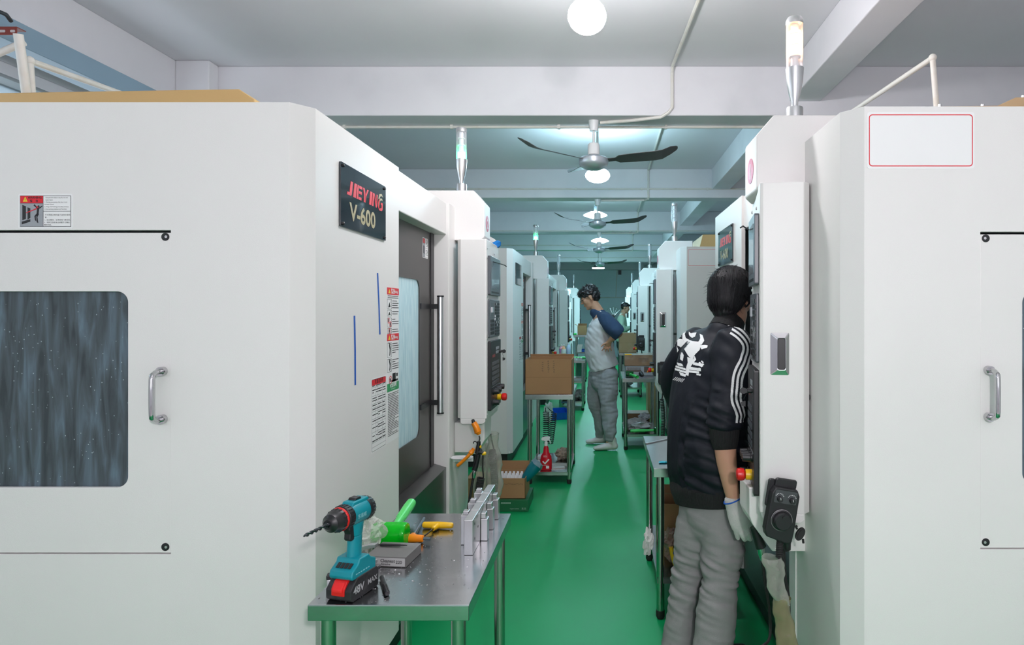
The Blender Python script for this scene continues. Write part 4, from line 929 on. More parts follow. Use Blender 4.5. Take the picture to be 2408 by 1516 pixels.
# coil cables and sheath, left machine
def cable(name, label, pts, r, m=M_rubber, parent=None, coilseg=None):
    b = MB(); b.tube(smoothpath(pts), r, 8); 
    if coilseg: b.tube(coil(coilseg[0], coilseg[1], coilseg[2], 0, per=9), coilseg[3], 5)
    o = b.build(name, m, parent, smooth=True)
    return tag(o, label, 'cable') if label else o
g = lambda x,y,dd=0: PX(1060+x/6.065, 970+y/6.065, 3.95+dd)
cable('coiled_cable', 'black coiled cable hanging inside the clear sheath under the left control column', [g(552,70,.05), g(560,240), g(590,420), g(612,520), g(590,560)], .0042, coilseg=([g(590,530), g(605,700), g(625,900), g(620,1080), g(600,1200), g(560,1340)], .020, 58, .0042))
g2 = lambda x,y,dd=0: PX(1060+x/6.065, 970+y/6.065, 3.75+dd)
cable('coiled_hose', 'shorter dark coiled hose left of the sheathed cable', [g2(460,600), g2(455,780), g2(465,920), g2(430,930)], .0045, coilseg=([g2(430,930), g2(415,1020), g2(400,1120), g2(395,1250), g2(400,1400)], .019, 26, .005))
def sheath(name, label, pts, rs, m, seed=0):
    b = MB(); b.tube(smoothpath(pts, 6), [0]*0 + [rs[min(int(i/6), len(rs)-2)] + (rs[min(int(i/6)+1, len(rs)-1)]-rs[min(int(i/6), len(rs)-2)])*((i%6)/6) for i in range(6*(len(pts)-1)+1)], 20, close=False)
    jit(b, .014, 14, seed); jit(b, .005, 45, seed); return tag(b.build(name, m, smooth=True), label, 'sheath')
sheath('plastic_sheath', 'clear plastic sheath around the coiled cable under the left control column', [g(600,290), g(595,420), g(600,640), g(610,900), g(620,1150), g(600,1300)], [.040,.030,.046,.050,.045,.035], M_sheath, 1)
sheath('plastic_sheath', 'yellowed plastic sheath behind the left air gun', [g2(480,420,.2), g2(455,600,.2), g2(440,800,.2), g2(420,1000,.2), g2(430,1250,.2)], [.03,.04,.045,.05,.04], M_sheath, 2)

# ---- cartons
def carton(name, label, x0, x1, y0_, y1_, z0_, z1_, m=M_card, flaps=None, open_=True, rz=0, cat='box', marks=None):
    e = empty(name, label, cat, ((x0+x1)/2, (y0_+y1_)/2, z0_+.0005), rz); hx=(x1-x0)/2; hy=(y1_-y0_)/2; H=z1_-z0_; t=.005
    b = MB(); b.box(-hx,hx,-hy,-hy+t,0,H); b.box(-hx,hx,hy-t,hy,0,H); b.box(-hx,-hx+t,-hy,hy,0,H); b.box(hx-t,hx,-hy,hy,0,H); b.box(-hx,hx,-hy,hy,0,t)
    if not open_: b.box(-hx,hx,-hy,hy,H-t,H)
    b.build('carton_body', m, e, bevel=.0015)
    if marks:
        f = FR((0,-hy,0),(1,0,0),(0,0,1)); bb = MB()
        for fn in marks: fn(bb, f, hx, H)
        bb.build('carton_mark', [mat('marker_ink', (.10,.07,.05), .6), mat('carton_seam', (.17,.095,.045), .8), M_vinyl, M_org], e, fix=False)
    if flaps:
        for (side_, ang, L_) in flaps:
            b = MB(); a = math.radians(ang)
            if side_ == 'back': b.fbox(FR((0,hy,H),(1,0,0),(0,math.sin(a),math.cos(a))), -hx, hx, 0, L_, -.003, 0)
            if side_ == 'front': b.fbox(FR((0,-hy,H),(1,0,0),(0,-math.sin(a),math.cos(a))), -hx, hx, 0, L_, 0, .003)
            if side_ == 'left': b.fbox(FR((-hx,0,H),(0,1,0),(-math.sin(a),0,math.cos(a))), -hy, hy, 0, L_, 0, .003)
            if side_ == 'right': b.fbox(FR((hx,0,H),(0,1,0),(math.sin(a),0,math.cos(a))), -hy, hy, 0, L_, -.003, 0)
            b.build('flap', m, e)
    return e
def scrib(bb, f, hx, H):
    bb.mat(1); bb.fbox(f, -hx+.002, hx-.002, H*.49, H*.495, 0, .0006); bb.mat(0); rnd = random.Random(4)
    for cx, zt in ((-.05,.92),(.0,.95),(.045,.95)):
        z = H*zt
        while z > H*.62:
            for k in range(3):
                a = rnd.uniform(0,PI); L_ = rnd.uniform(.004,.009); g_ = FR(f(cx+rnd.uniform(-.004,.004), z), f.r*math.cos(a)+f.u*math.sin(a), -f.r*math.sin(a)+f.u*math.cos(a)); bb.fbox(g_, -L_, L_, -.0009, .0009, .0003, .0009)
            z -= .018
carton('cardboard_carton', 'large open brown cardboard carton on the second left workbench', -.657, -.262, 5.38, 5.78, .76, 1.055, marks=[scrib], flaps=[('back',-14,.02)])
def scrib2(bb, f, hx, H):
    bb.mat(0); rnd = random.Random(9); x = -hx*.6
    while x < hx*.9:
        a = rnd.uniform(-1,1)+PI/4; g_ = FR(f(x, H*.72+rnd.uniform(-.003,.003)), f.r*math.cos(a)+f.u*math.sin(a), -f.r*math.sin(a)+f.u*math.cos(a)); bb.fbox(g_, -.006, .006, -.0009, .0009, .0003, .0009); x += .009
e = empty('green_carton', 'flat dark green printed carton on the floor under the small open carton', 'box', (-.68, 4.82, 0))
b = MB(); b.box(-.16,.135,-.17,.17,.0,.085); b.build('carton_body', mat('green_carton', (.006,.12,.045), .45), e, bevel=.002)
f = FR((0,-.17,0),(1,0,0),(0,0,1)); b = MB(); b.text(f, '尼乐 ●●●●●', -.10, .058, .016, .001); b.text(f, 'TEJAN·CHINA', .0, .018, .011, .001); b.text(f, '东方', .085, .016, .018, .001); b.build('carton_print', mat('pale_print', (.35,.5,.42), .5), e)
carton('parts_carton', 'small open cardboard carton of clear plastic parts on the floor beside the left workbench', -.83, -.57, 4.68, 4.95, .0855, .235, marks=[scrib2], flaps=[('back',-6,.07)])
rnd = random.Random(5)
for i in range(7):
    for j in range(3):
        b = MB(); x = -.80+i*.03; y = 4.73+j*.06
        F2 = FR((0,0,0), (1,0,0), (0,.25,1)); b.fbox(F2, -.009, .009, 0, .115, -.006, .006); b.fbox(F2, -.006, .006, .02, .117, -.0065, .0065)
        o = b.build('plastic_part', mat('frosted_plastic', (.78,.79,.80), .3), loc=(x, y, .125)); tag(o, 'clear plastic block in the floor carton, %s row, %s from the left' % (['front','middle','back'][j], ORD[i]), 'part', 'clear plastic parts in the floor carton')
# teal bag
e = empty('teal_packet', 'teal foil packet with open silver mouth sticking out of the floor carton', 'packet', (0,0,0))
b = MB(); q0 = PX(1226,1135,4.78); q1 = PX(1262,1092,4.80); dd = (q1-q0); b.tube([q0, q0+dd*.3, q0+dd*.7, q1], [.012,.035,.045,.05], 12); jit(b,.006,25); b.build('foil', mat('teal_foil', (.0,.16,.20), .35), e, smooth=True)
b = MB(); b.tube([q1, q1+dd*.12], [.05,.042], 12); jit(b,.01,40); b.build('mouth', mat('silver_foil', (.30,.42,.50), .3, .6), e, smooth=True)
# ---- spray bottle
e = empty('spray_bottle', 'red spray bottle with white trigger head on the low shelf of the left workbench', 'bottle', (-.487, 5.46, .1065))
b = MB(); pr = [(.0,.046,.026),(.01,.050,.028),(.08,.050,.028),(.12,.044,.026),(.15,.026,.020),(.19,.021,.017),(.205,.014,.014)]
V = [(rx*math.cos(t), ry*math.sin(t), z_) for z_,rx,ry in pr for t in [2*PI*k/24 for k in range(24)]]
n = 24; b.add(V, [tuple(range(n))[::-1], tuple(range((len(pr)-1)*n, len(pr)*n))]+[(i*n+k, i*n+(k+1)%n, (i+1)*n+(k+1)%n, (i+1)*n+k) for i in range(len(pr)-1) for k in range(n)])
b.build('bottle_body', mat('red_bottle', (.62,.006,.02), .3), e, smooth=True)
f = FR((0,-.0292,0),(1,0,0),(0,0,1)); b = MB(); b.prism(f, [(-.030,.075),(-.022,.083),(-.008,.066),(.022,.10),(.032,.094),(-.006,.052)], 0, .0008); b.fbox(f, .002, .028, .018, .040, 0, .0008)
text_lines(b, f, -.028, .048, .05, 2, .005, 0, 3); text_lines(b, f, -.020, .128, .03, 3, .006, 0, 6)
b.build('bottle_label', M_vinyl, e)
b = MB(); b.lathe([(.014,.205),(.015,.21),(.015,.235),(.009,.24),(.009,.255),(0,.255)], n=16); b.prism(FR((0,0,0),(1,0,0),(0,0,1)), [(-.040,.262),(-.034,.252),(-.006,.246),(.016,.250),(.030,.262),(.036,.280),(.02,.286),(-.01,.284),(-.038,.274)], -.011, .011)
b.prism(FR((0,0,0),(1,0,0),(0,0,1)), [(.014,.252),(.022,.250),(.032,.238),(.036,.222),(.040,.224),(.038,.242),(.030,.262)], -.005, .005); b.build('trigger_head', M_white, e, bevel=.002)
# ---- misc on low shelf of the second left bench
b = MB(); b.box(-.60,-.48,5.85,5.93,.1055,.135); tag(b.build('steel_block', M_alu, bevel=.002), 'silver metal block at the back of the low shelf behind the red spray bottle', 'block')
rnd = random.Random(8)
for k in range(6):
    b = MB(); b.box(-.08,.08,-.008,.008,0,.008); o = b.build('metal_strip', mat('dull_strip', (.5,.46,.44), .4, .7), loc=(-.40+rnd.uniform(-.02,.03), 5.50+k*.035, .1056)); o.rotation_euler = (0,0,rnd.uniform(-.25,.25)); tag(o, 'loose metal strip right of the red spray bottle, %s from the front' % ORD[k], 'strip', 'metal strips on the low shelf')
crumple('crumpled grey-brown paper on the back right of the low shelf', 'paper', 'crumpled_paper', (-.37,5.86,.156), (.07,.09,.05), mat('brown_paper', (.35,.28,.22), .8), 5, .4)
cable('coiled_air_hose', 'black springy coiled air hose hanging behind the open carton bench', [PX(1283,958,6.45), PX(1283,965,6.45), PX(1284,968,6.45)], .004, coilseg=([PX(1284,968,6.4), PX(1285,990,6.4), PX(1284,1040,6.4)], .030, 15, .0045))
cable('coiled_air_hose', 'second black coiled air hose slanting right behind the open carton bench', [PX(1288,958,6.5), PX(1295,965,6.5), PX(1302,968,6.5)], .004, coilseg=([PX(1303,970,6.4), PX(1300,1000,6.4), PX(1294,1042,6.4)], .028, 16, .0045))
# blue bin on shelf further back
def bin_(name, label, c, w_, d_, h, m, rz=0):
    e = empty(name, label, 'bin', c, rz); b = MB(); t=.004
    b.box(-w_,w_,-d_,-d_+t,0,h*.7); b.box(-w_,w_,d_-t,d_,0,h); b.box(-w_,-w_+t,-d_,d_,0,h); b.box(w_-t,w_,-d_,d_,0,h); b.box(-w_,w_,-d_,d_,0,t); b.build('bin_body', m, e, bevel=.001)
    b = MB()
    for k in range(5): b.box(-w_+.02+k*w_*.4, -w_+.024+k*w_*.4, -d_-.002, -d_, .01, h*.6)
    b.box(-w_-.003,w_+.003,-d_-.004,-d_,h*.66,h*.72); b.build('bin_rib', m, e); return e
bin_('parts_bin', 'blue plastic parts bin on the floor seen under the carton bench', (-.62,8.75,0.0), .14,.12,.13, mat('blue_bin', (.006,.10,.50), .35), .35)
crumple('white rag drooping by the blue bin under the carton bench', 'rag', 'white_rag', (-.72,8.42,.128), (.055,.05,.13), mat('rag_white', (.6,.6,.58), .9), 9, .5)
# ---- third left bench items
def bottle(label, x, y, z, r, h, body, cap, band=None):
    e = empty('drink_bottle', label, 'bottle', (x,y,z+.0005)); b = MB()
    b.lathe([(0,0),(r*.9,0),(r,.008),(r,h*.3),(r*.93,h*.34),(r,h*.38),(r,h*.70),(r*.6,h*.82),(r*.36,h*.88),(r*.36,h*.93),(0,h*.93)], n=20); b.build('bottle_body', body, e, smooth=True)
    b = MB(); b.lathe([(0,h*.91),(r*.45,h*.91),(r*.45,h),(0,h)], n=16); b.build('bottle_cap', cap, e, smooth=True)
    if band: b = MB(); b.lathe([(r*1.01,h*.42),(r*1.02,h*.43),(r*1.02,h*.68),(r*1.01,h*.69)], n=20); b.build('bottle_label', band, e, smooth=True)
bottle('pink drink bottle leftmost of the bottles on the left workbench', -.622, 9.62, .75, .040, .19, mat('pink_bottle', (.75,.32,.42), .25), M_pvc, mat('purple_label', (.5,.2,.5), .4))
bottle('orange drink bottle with white cap, middle one on the left workbench', -.583, 9.50, .75, .034, .235, mat('orange_drink', (.85,.42,.25), .25), M_white, M_vinyl)
bottle('clear bluish water bottle rightmost on the left workbench', -.525, 9.72, .75, .034, .245, mat('blue_water', (.42,.55,.72), .2), M_white, None)
b = MB(); b.box(-.66,-.585,9.44,9.56,.7505,.775); tag(b.build('small_tray', mat('pale_pink_box', (.72,.66,.72), .5), bevel=.002), 'small pale box under the pink and orange bottles', 'box')
e_ = [o for o in C.objects if o.name.startswith('drink_bottle')]
e_[0].location.z = .776; e_[1].location.y = 9.42; e_[1].location.z = .7505
mallet('bright green mallet lying among parts on the bottle workbench', (-.455, 9.62, .775), (0,1,0), (1,0,-.02), .035, .025, .14, 0, mat('solid_green_head', (.02,.62,.08), .4), mat('solid_green_handle', (.06,.65,.14), .4))
for k, (x, w_) in enumerate(((-.43,.05),(-.365,.028),(-.325,.028))):
    b = MB(); b.box(x-w_/2, x+w_/2, 9.42, 9.47, .7505, .785); tag(b.build('metal_block', mat('block_grey', (.5,.53,.52), .4, .3), bevel=.001), ['wide pale metal block on the front edge of the bottle workbench','narrow metal block beside the wide pale one on the bottle workbench','rightmost narrow metal block on the bottle workbench'][k], 'block', 'metal blocks on the bottle workbench')
for k in range(5):
    b = MB(); b.box(-.09,.09,-.012,.012,0,.018); o = b.build('aluminium_profile', M_alu, loc=(-.40,9.52+k*.06,.4406)); o.rotation_euler=(0,0,.1*(k-2)); tag(o, 'aluminium profile on the middle shelf of the bottle workbench, %s from the front' % ORD[k], 'profile', 'aluminium profiles on the middle shelf')
crumple('grey plastic bag heap on the low shelf of the bottle workbench', 'bag', 'plastic_bag', (-.38,9.75,.206), (.09,.16,.065), mat('grey_bag', (.32,.31,.31), .5), 12, .4)
crumple('dark crumpled bag left of the grey heap on the bottle workbench low shelf', 'bag', 'plastic_bag', (-.56,9.7,.20), (.06,.15,.06), mat('dim_bag', (.16,.15,.14), .5), 14, .4)
b = MB(); b.box(-.055,.055,-.003,.003,0,.23); o = b.build('green_sheet', mat('green_panel', (.03,.30,.18), .4), loc=(-.37,10.13,.4425)); tag(o, 'upright dark green sheet behind the middle shelf of the bottle workbench', 'sheet')
# ---- far left rack
carton('open_carton', 'small open brown carton on the far left rack', -.538, -.345, 13.45, 13.75, .98, 1.17, flaps=[('back',-20,.05),('left',60,.07)])
mallet('tiny green mallet at the left end of the far rack', (-.585, 13.42, 1.0), (1,0,0), (0,1,0), .03, .018, .12, 0, mat('solid_green_head'), mat('solid_green_handle'))
bin_('parts_bin', 'small blue bin on the shelf of the far left rack', (-.40,13.55,.6205), .05,.08,.06, mat('blue_bin'))
carton('flat_carton', 'flat brown carton on the low shelf of the far left rack', -.535,-.41,13.50,13.80,.2005,.30, open_=False)
for k in range(4):
    b = MB(); b.box(-.012,.012,-.012,.012,0,.16); o = b.build('metal_bar', M_alu, loc=(-.56+k*.026,13.5,.624)); o.rotation_euler=(0,.25,0); tag(o, 'leaning metal bar on the far left rack shelf, %s from the left' % ORD[k], 'bar', 'metal bars on the far left rack')
# ---- right benches
p0 = TP(1519,1044,ZT); p1 = TP(1585,1030,ZT); b = MB(); b.fbox(FR(p0+Vector((0,0,.0005)), (p1-p0), (0,0,1)), 0, (p1-p0).length+.06, 0, .006, -.005, .005); tag(b.build('steel_rod', M_alu, bevel=.001), 'thin square steel rod lying across the near right workbench', 'rod')
p0 = TP(1556,1088,ZT); crumple('scrap of cyan plastic film at the edge of the near right workbench', 'scrap', 'cyan_scrap', p0+Vector((.008,0,.004)), (.022,.016,.004), mat('cyan_plastic', (.0,.42,.55), .4), 4, .5, (16,8))
carton('open_carton', 'torn open carton on the low shelf of the near right workbench', .29, .42, 3.30, 3.5, .20, .46, flaps=[('back',-10,.05)])
crumple('crumpled clear bag with brown parts on the low shelf of the near right workbench', 'bag', 'plastic_bag', (.345,3.16,.30), (.055,.08,.08), mat('brown_bag', (.30,.20,.15), .35), 6, .4)
crumple('silver wrapped bundle on the low shelf of the near right workbench', 'bundle', 'wrapped_bundle', (.42,3.07,.236), (.045,.04,.035), mat('silver_wrap', (.45,.45,.47), .3, .4), 7, .4)
b = MB(); b.tube(smoothpath([Vector((.325,3.05,.33)),Vector((.335,3.045,.28)),Vector((.35,3.04,.235))]), .011, 10); tag(b.build('yellow_grip', M_yel, smooth=True), 'small yellow tool grip on the low shelf of the near right workbench', 'tool')
b = MB(); b.tube(smoothpath([Vector((.36,3.05,.36)),Vector((.345,3.04,.32)),Vector((.34,3.04,.30))]), .007, 10); tag(b.build('blue_cord', M_tape, smooth=True), 'short blue cord above the yellow grip on the near right workbench shelf', 'cord')
crumple('dirty white rag tied to the outer leg of the near right workbench', 'rag', 'white_rag', (.215,3.03,.36), (.022,.022,.06), mat('rag_white', (.6,.6,.58), .9), 3, .5)
mx = carton('printed_carton', 'white and grey printed tool box on the right workbench under the taped carton', .245, .60, 6.98, 7.3, .76, .865, m=mat('printed_box', (.36,.38,.40), .5), open_=False, marks=[lambda bb,f,hx,H: (bb.mat(0), text_lines(bb,f,-hx*.9,H*.86,hx*.85,2,.014,0,8,.7), bb.fbox(f,-hx*.95,-hx*.02,H*.42,H*.60,0,.0008), bb.mat(0), bb.fbox(f,hx*.15,hx*.45,H*.35,H*.95,0,.0008), bb.mat(3), bb.prism(f,[(hx*.30,H*.30),(hx*.38,H*.62),(hx*.45,H*.80),(hx*.60,H*.75),(hx*.68,H*.35),(hx*.5,H*.45)],.0008,.0014), bb.mat(2), text_lines(bb,f,-hx*.9,H*.3,hx*.3,2,.008,2,2))])
carton('taped_carton', 'brown taped carton on top of the printed tool box', .235, .585, 7.0, 7.3, .8655, .985, open_=False, m=mat('taped_cardboard', (.25,.15,.08), .25, dirt=(.5,.42,.33), dscale=9, damt=.4), marks=[lambda bb,f,hx,H: (bb.mat(0), text_lines(bb,f,-.02,H*.72,.11,3,.014,0,5,.5))])
b = MB(); b.box(.24,.315,7.02,7.05,.9855,.995); tag(b.build('yellow_ruler', M_yel), 'short yellow bar on top of the taped carton', 'ruler')
mallet('green mallet with dark transparent head at the front of the right workbench', (.285, 6.86, .792), (1,.0,0), (.32,-.9,-.05), .042, .030, .17, 0, clearmat('dark_clear_green', (.0,.14,.02), .5, .1, tint=(.05,.4,.05)), mat('solid_green_handle'))
b = MB(); b.tube([Vector((.395,6.84,.80)),Vector((.405,6.82,.80)),Vector((.415,6.78,.785)),Vector((.42,6.75,.782))], [.014,.026,.022,.012], 12); tag(b.build('drill_chuck', M_black, smooth=True), 'small black chuck piece beside the dark green mallet', 'tool')
carton('taped_carton', 'brown carton on the low shelf of the right workbench', .24,.52,7.15,7.4,.1705,.32, open_=False, m=mat('dim_card', (.22,.13,.06), .5))
crumple('white and grey crumpled bags on the low shelf of the right workbench', 'bag', 'plastic_bag', (.37,6.95,.232), (.13,.10,.06), mat('white_bag', (.5,.52,.54), .35), 21, .45)
crumple('white bottle-shaped bag slanting over the low shelf heap of the right workbench', 'bag', 'plastic_bag', (.45,7.03,.305), (.06,.05,.035), mat('pale_bag', (.55,.6,.66), .35), 23, .5)
mallet('green mallet lying along the low shelf of the right workbench', (.565, 6.785, .201), (0,1,.0), (-1,0,-.03), .035, .028, .27, 0, mat('dark_clear_green'), mat('solid_green_handle'))
carton('tall_taped_carton', 'tall brown taped carton on the far right workbench', .275, .575, 10.95, 11.3, .76, 1.10, open_=False, m=mat('card_far', (.32,.20,.10), .5, dirt=(.5,.4,.3), dscale=5, damt=.5), marks=[lambda bb,f,hx,H: (bb.mat(1), bb.fbox(f,-hx+.003,hx-.003,H*.5,H*.51,0,.0006))])
b = MB(); b.tube(coil([Vector((.50,11.82,.80)),Vector((.51,11.82,.5)),Vector((.50,11.82,.40))], .04, 14, 0, per=9), .006, 5); tag(b.build('coiled_air_hose', M_rubber, smooth=True), 'black coiled air hose hanging behind the far right workbench', 'hose')
crumple('pale crumpled bag on the low shelf of the far right workbench', 'bag', 'plastic_bag', (.42,11.2,.221), (.10,.1,.05), mat('white_bag'), 31, .4)
for k in range(3):
    b = MB(); b.box(-.03,.03,-.04,.04,0,.10); o = b.build('metal_block', mat('block_grey'), loc=(.35+.07*k,11.1,.4506)); tag(o, 'grey metal block on the far right workbench middle shelf, %s from the left' % ORD[k], 'block', 'metal blocks on the far right middle shelf')
b = MB(); b.box(-.06,.06,-.15,.15,0,.62); tag(b.build('upright_carton', mat('card_far'), loc=(.72-.09,8.3,0), bevel=.002), 'narrow upright brown carton on the floor beyond the right workbench', 'box')
# ---- pendants (handwheel boxes) on right machines
def pendant(label, c, s_=1, rx=0, full=True):
    e = empty('handwheel_pendant', label, 'pendant', c); e.rotation_euler = (0, rx, 0); e.scale = (s_,)*3
    f = FR((0,0,0), (1,0,0), (0,0,1))   # toward camera is -y = n
    b = MB(); b.prism(f, [(-.043,-.090),(.030,-.105),(.043,-.098),(.046,-.06),(.046,.055),(.036,.075),(-.036,.075),(-.046,.055),(-.050,-.07)], -.004, .038); b.prism(f, rr(-.034,.038,.070,.102,.008), .004, .016)
    b.prism(f, rr(-.054,-.03,.0,.094,.008), -.006, .004); b.build('pendant_body', M_black, e, bevel=.004)
    b = MB(); b.rrect(f, -.036, .037, .026, .068, .003, .038, .0385); fp = b.build('switch_plate', mat('dull_grey_plate', (.06,.065,.07), .35), e)
    f2 = FR((0,-.0385,0), (1,0,0), (0,0,1))
    for x in (-.020,.021):
        b = MB(); b.lathe([(.009,0),(.009,.006),(.0075,.018),(0,.018)], f2(x,.040,0), f2.n, 14); b.build('selector_knob', M_black, e, smooth=True)
        if full:
            b = MB(); b.fbox(FR(f2(x,.040,.018), (1,.0,.25), (-.25,0,1)), -.0008, .0008, 0, .008, 0, .0006)
            for k in range(7):
                t = PI*(.15+.7*k/6); b.fbox(f2, x+.014*math.cos(t)-.0012, x+.014*math.cos(t)+.0012, .043+.014*math.sin(t)-.0012, .043+.014*math.sin(t)+.0012, 0, .0005)
            b.build('print', M_vinyl, e)
    b = MB(); b.lathe([(0,0),(.036,0),(.036,.004),(.030,.006),(.029,.022),(.025,.026),(0,.026)], f2(-.003,-.028,0), f2.n, 32); b.cyl(f2(-.003,-.012,.026), f2(-.003,-.012,.032), .006, 14)
    b.build('handwheel', M_black, e, smooth=True)
    if full:
        b = MB(); fw = FR(f2(-.003,-.028,.0042), f2.r, f2.u)
        for k in range(100):
            t = 2*PI*k/100; r0 = .0335 if k%10 else .0325; g_ = FR(fw(0,0), fw.r*math.cos(t)+fw.u*math.sin(t), -fw.r*math.sin(t)+fw.u*math.cos(t)); b.fbox(g_, r0, .0355, -.0003, .0003, 0, .0004)
        for k in range(10):
            t = PI/2-2*PI*k/10; b.text(fw, str(k*10), .0298*math.cos(t)*1.07, .0298*math.sin(t)*1.07-.0016, .0042, .0004, al='c')
        b.build('dial_marks', M_vinyl, e)
    return e
PC = PX(1835,1194,2.135)
pendant('black handwheel pendant hanging on the near right control column', PC, 1.0, math.radians(9))
g = lambda x,y,dd=0: PX(1500+x/2.937, 1000+y/2.937, 2.12+dd)
cable('coiled_cable', 'black coiled cable from the near right pendant into the clear sheath', [g(985,760), g(985,800), g(980,830)], .006, coilseg=([g(985,775), g(978,850), g(978,915)], .0095, 12, .0035))
cable('cable', 'black cable running inside the sheath below the near right pendant', [g(978,915), g(985,1020), g(975,1130), g(970,1230)], .0055)
cable('cable', 'thin black cable right of the sheath below the near right column', [g(1010,830,.1), g(1008,900,.1), g(1020,1060,.1), g(1040,1180,.1), g(1045,1300,.1)], .0055)
cable('air_hose', 'black air hose falling from the near right column to the dark floor', [g(860,930,.25), g(880,1100,.25), g(905,1250,.25), g(915,1400,.25), g(905,1480,.22), g(870,1516,.2), g(800,1560,.2)], .0055)
sheath('plastic_sheath', 'clear plastic sheath hanging under the near right pendant', [g(925,895), g(935,960), g(950,1060), g(985,1180), g(1000,1240)], [.030,.032,.028,.026,.024], M_sheath, 5)
sheath('plastic_sheath', 'yellowed lower plastic sheath below the clear one at the near right', [g(1000,1200), g(1005,1300), g(1020,1420), g(1040,1560), g(1050,1700)], [.026,.030,.030,.036,.04], clearmat('yellow_sheath', (.36,.33,.20), .45, .25, tint=(.8,.75,.55)), 6)
e = empty('connector_cap', 'black rubber connector cap dangling right of the near right pendant', 'cap', (0,0,0))
c = g(1120,748); f = FR(c, (.9,-.0,-.5), (.5,0,.9)); b = MB(); b.prism(f, [(x*.55, y) for x,y in circ(0,0,.023,24)], -.004, .006); b.prism(f, [(x*.4,y*.8) for x,y in circ(0,0,.021,24)], .006, .009)
b.tube(smoothpath([g(1100,690), g(1093,700), g(1100,715)]), .004, 8); b.tube([g(1140,785), g(1143,812)], .004, 8); b.build('cap_body', M_rubber, e, smooth=True)
b = MB(); b.tube([g(1010,790,.03), g(1030,800,.03), g(1030,850,.03), g(1015,860,.03)], [.014,.014,.013,.008], 12); tag(b.build('cable_plug', M_black, smooth=True), 'black plug beside the coiled cable under the near right column', 'plug')
e = empty('air_gun', 'black air gun with clear coupling behind the gloved hand', 'air gun', (0,0,0))
b = MB(); b.tube([g(800,700,.2), g(825,770,.2), g(850,840,.2)], [.014,.017,.02], 12); b.build('grip', M_black, e, smooth=True)
b = MB(); b.tube([g(850,845,.2), g(855,880,.2), g(862,930,.2)], [.014,.015,.009], 12); b.build('hose_coupling', M_chrome, e, smooth=True)
pendant('black handwheel pendant on the second right machine, behind the person with striped sleeves', PX(1561,878,6.03), 1.12, math.radians(0), False)
cable('coiled_cable', 'long black coiled cable hanging from the second right pendant', [PX(1561,900,6.03), PX(1558,930,6.0), PX(1556,940,6.0)], .006, coilseg=([PX(1556,938,6.0), PX(1560,980,6.0), PX(1558,1035,6.0)], .017, 26, .005))
pendant('small black handwheel pendant on the third right machine', PX(1508,806,9.72), 1.15, 0, False)
cable('coiled_cable', 'short black cable under the third right pendant', [PX(1508,820,9.72), PX(1510,838,9.72), PX(1506,846,9.72)], .008)
# ---- stuff on machine tops
carton('cover_panel', 'x', 0,.1,0,.1,0,.1) if False else None
e = empty('top_cover', 'long tan sheet cover on top of the near left machine', 'cover', (-1.84, 2.45, 2.0545))
b = MB(); b.prism(FR((0,0,0),(1,0,0),(0,0,1)), [(-.52,0),(-.49,.24),(.44,.255),(.50,.215),(.55,0)], -.5, 0); b.build('cover_shell', M_tanc, e, bevel=.004)
e = empty('top_cover', 'tan stepped sheet cover on top of the near right machine', 'cover', (1.55, 2.50, 2.0545))
b = MB(); b.prism(FR((0,0,0),(1,0,0),(0,0,1)), [(-.26,0),(-.235,.205),(.0,.208),(.07,.24),(.18,.243),(.185,.235),(.5,.235),(.5,0)], -.5, 0); b.build('cover_shell', mat('tan_cover2', (.62,.43,.24), .5), e, bevel=.004)
b = MB()
for x in (-.22,-.05,.11,.24): 
    z = .206 if x < .05 else .241; b.cyl((x,.02,z), (x,.02,z+.012), .007, 8)
b.build('cover_bolt', M_alu, e)
for lab, mch, x0 in (('yellow top cover on the second left machine', m2, -1.0),('yellow top cover on the second right machine', r2, -1.0)):
    b = MB(); b.prism(FR((0,0,0),(1,0,0),(0,0,1)), [(-.6,0),(-.55,.19),(.25,.19),(.42,.0)], -.7, 0)
    o = b.build('top_cover', M_tanc, loc=(mch.location.x+(-.75 if mch is m2 else .85), mch.location.y+(.9 if mch is m2 else -1.6), 2.0545), bevel=.003); tag(o, lab, 'cover')
# pvc pipes above machines
def pipe(label, pts, r=.0135, name='plastic_pipe', m=M_pvc, fit=True):
    b = MB(); P = [Vector(p) for p in pts]
    for i in range(len(P)-1): b.cyl(P[i], P[i+1], r, 12)
    for p in (P[1:-1] if fit else []): b.ell(p, r*1.45, r*1.45, r*1.45, 12, 8)
    return tag(b.build(name, m, smooth=True), label, 'pipe')
d = 2.6
pipe('bent white plastic pipe rising behind the near right machine', [PX(1985,275,3.7), PX(2193,136,2.75), PX(2203,262,2.75)], .012)
pipe('white plastic pipe elbow running back above the near left machine', [PX(78,262,2.7), PX(70,143,2.7), PX(330,236,3.4)], .0135)
pipe('cream upright plastic pipe at the upper left corner', [PX(68,262,2.62), PX(43,80,2.55)], .0165, fit=False)
pipe('diagonal cream brace pipe at the upper left corner', [PX(56,100,2.66), PX(-60,150,2.66)], .014, fit=False)
e = empty('slotted_bracket', 'dark red slotted steel angle at the upper left corner', 'bracket', PX(0,70,2.62)); b = MB(); f = FR((0,0,0),(1,0,0),(0,0,1))
b.fbox(f, -.15, .071, -.022, .012, 0, .003); b.fbox(f, -.15, .071, .008, .012, -.04, 0); b.mat(1)
for k in range(3): b.rrect(f, -.005-.06*k, .025-.06*k, -.012, -.002, .004, .003, .004); 
b.rrect(f, .045, .065, -.012, -.002, .004, .003, .004); b.build('angle', [mat('maroon_paint', (.20,.03,.02), .5), mat('slot_light', (.5,.45,.45), .5)], e)
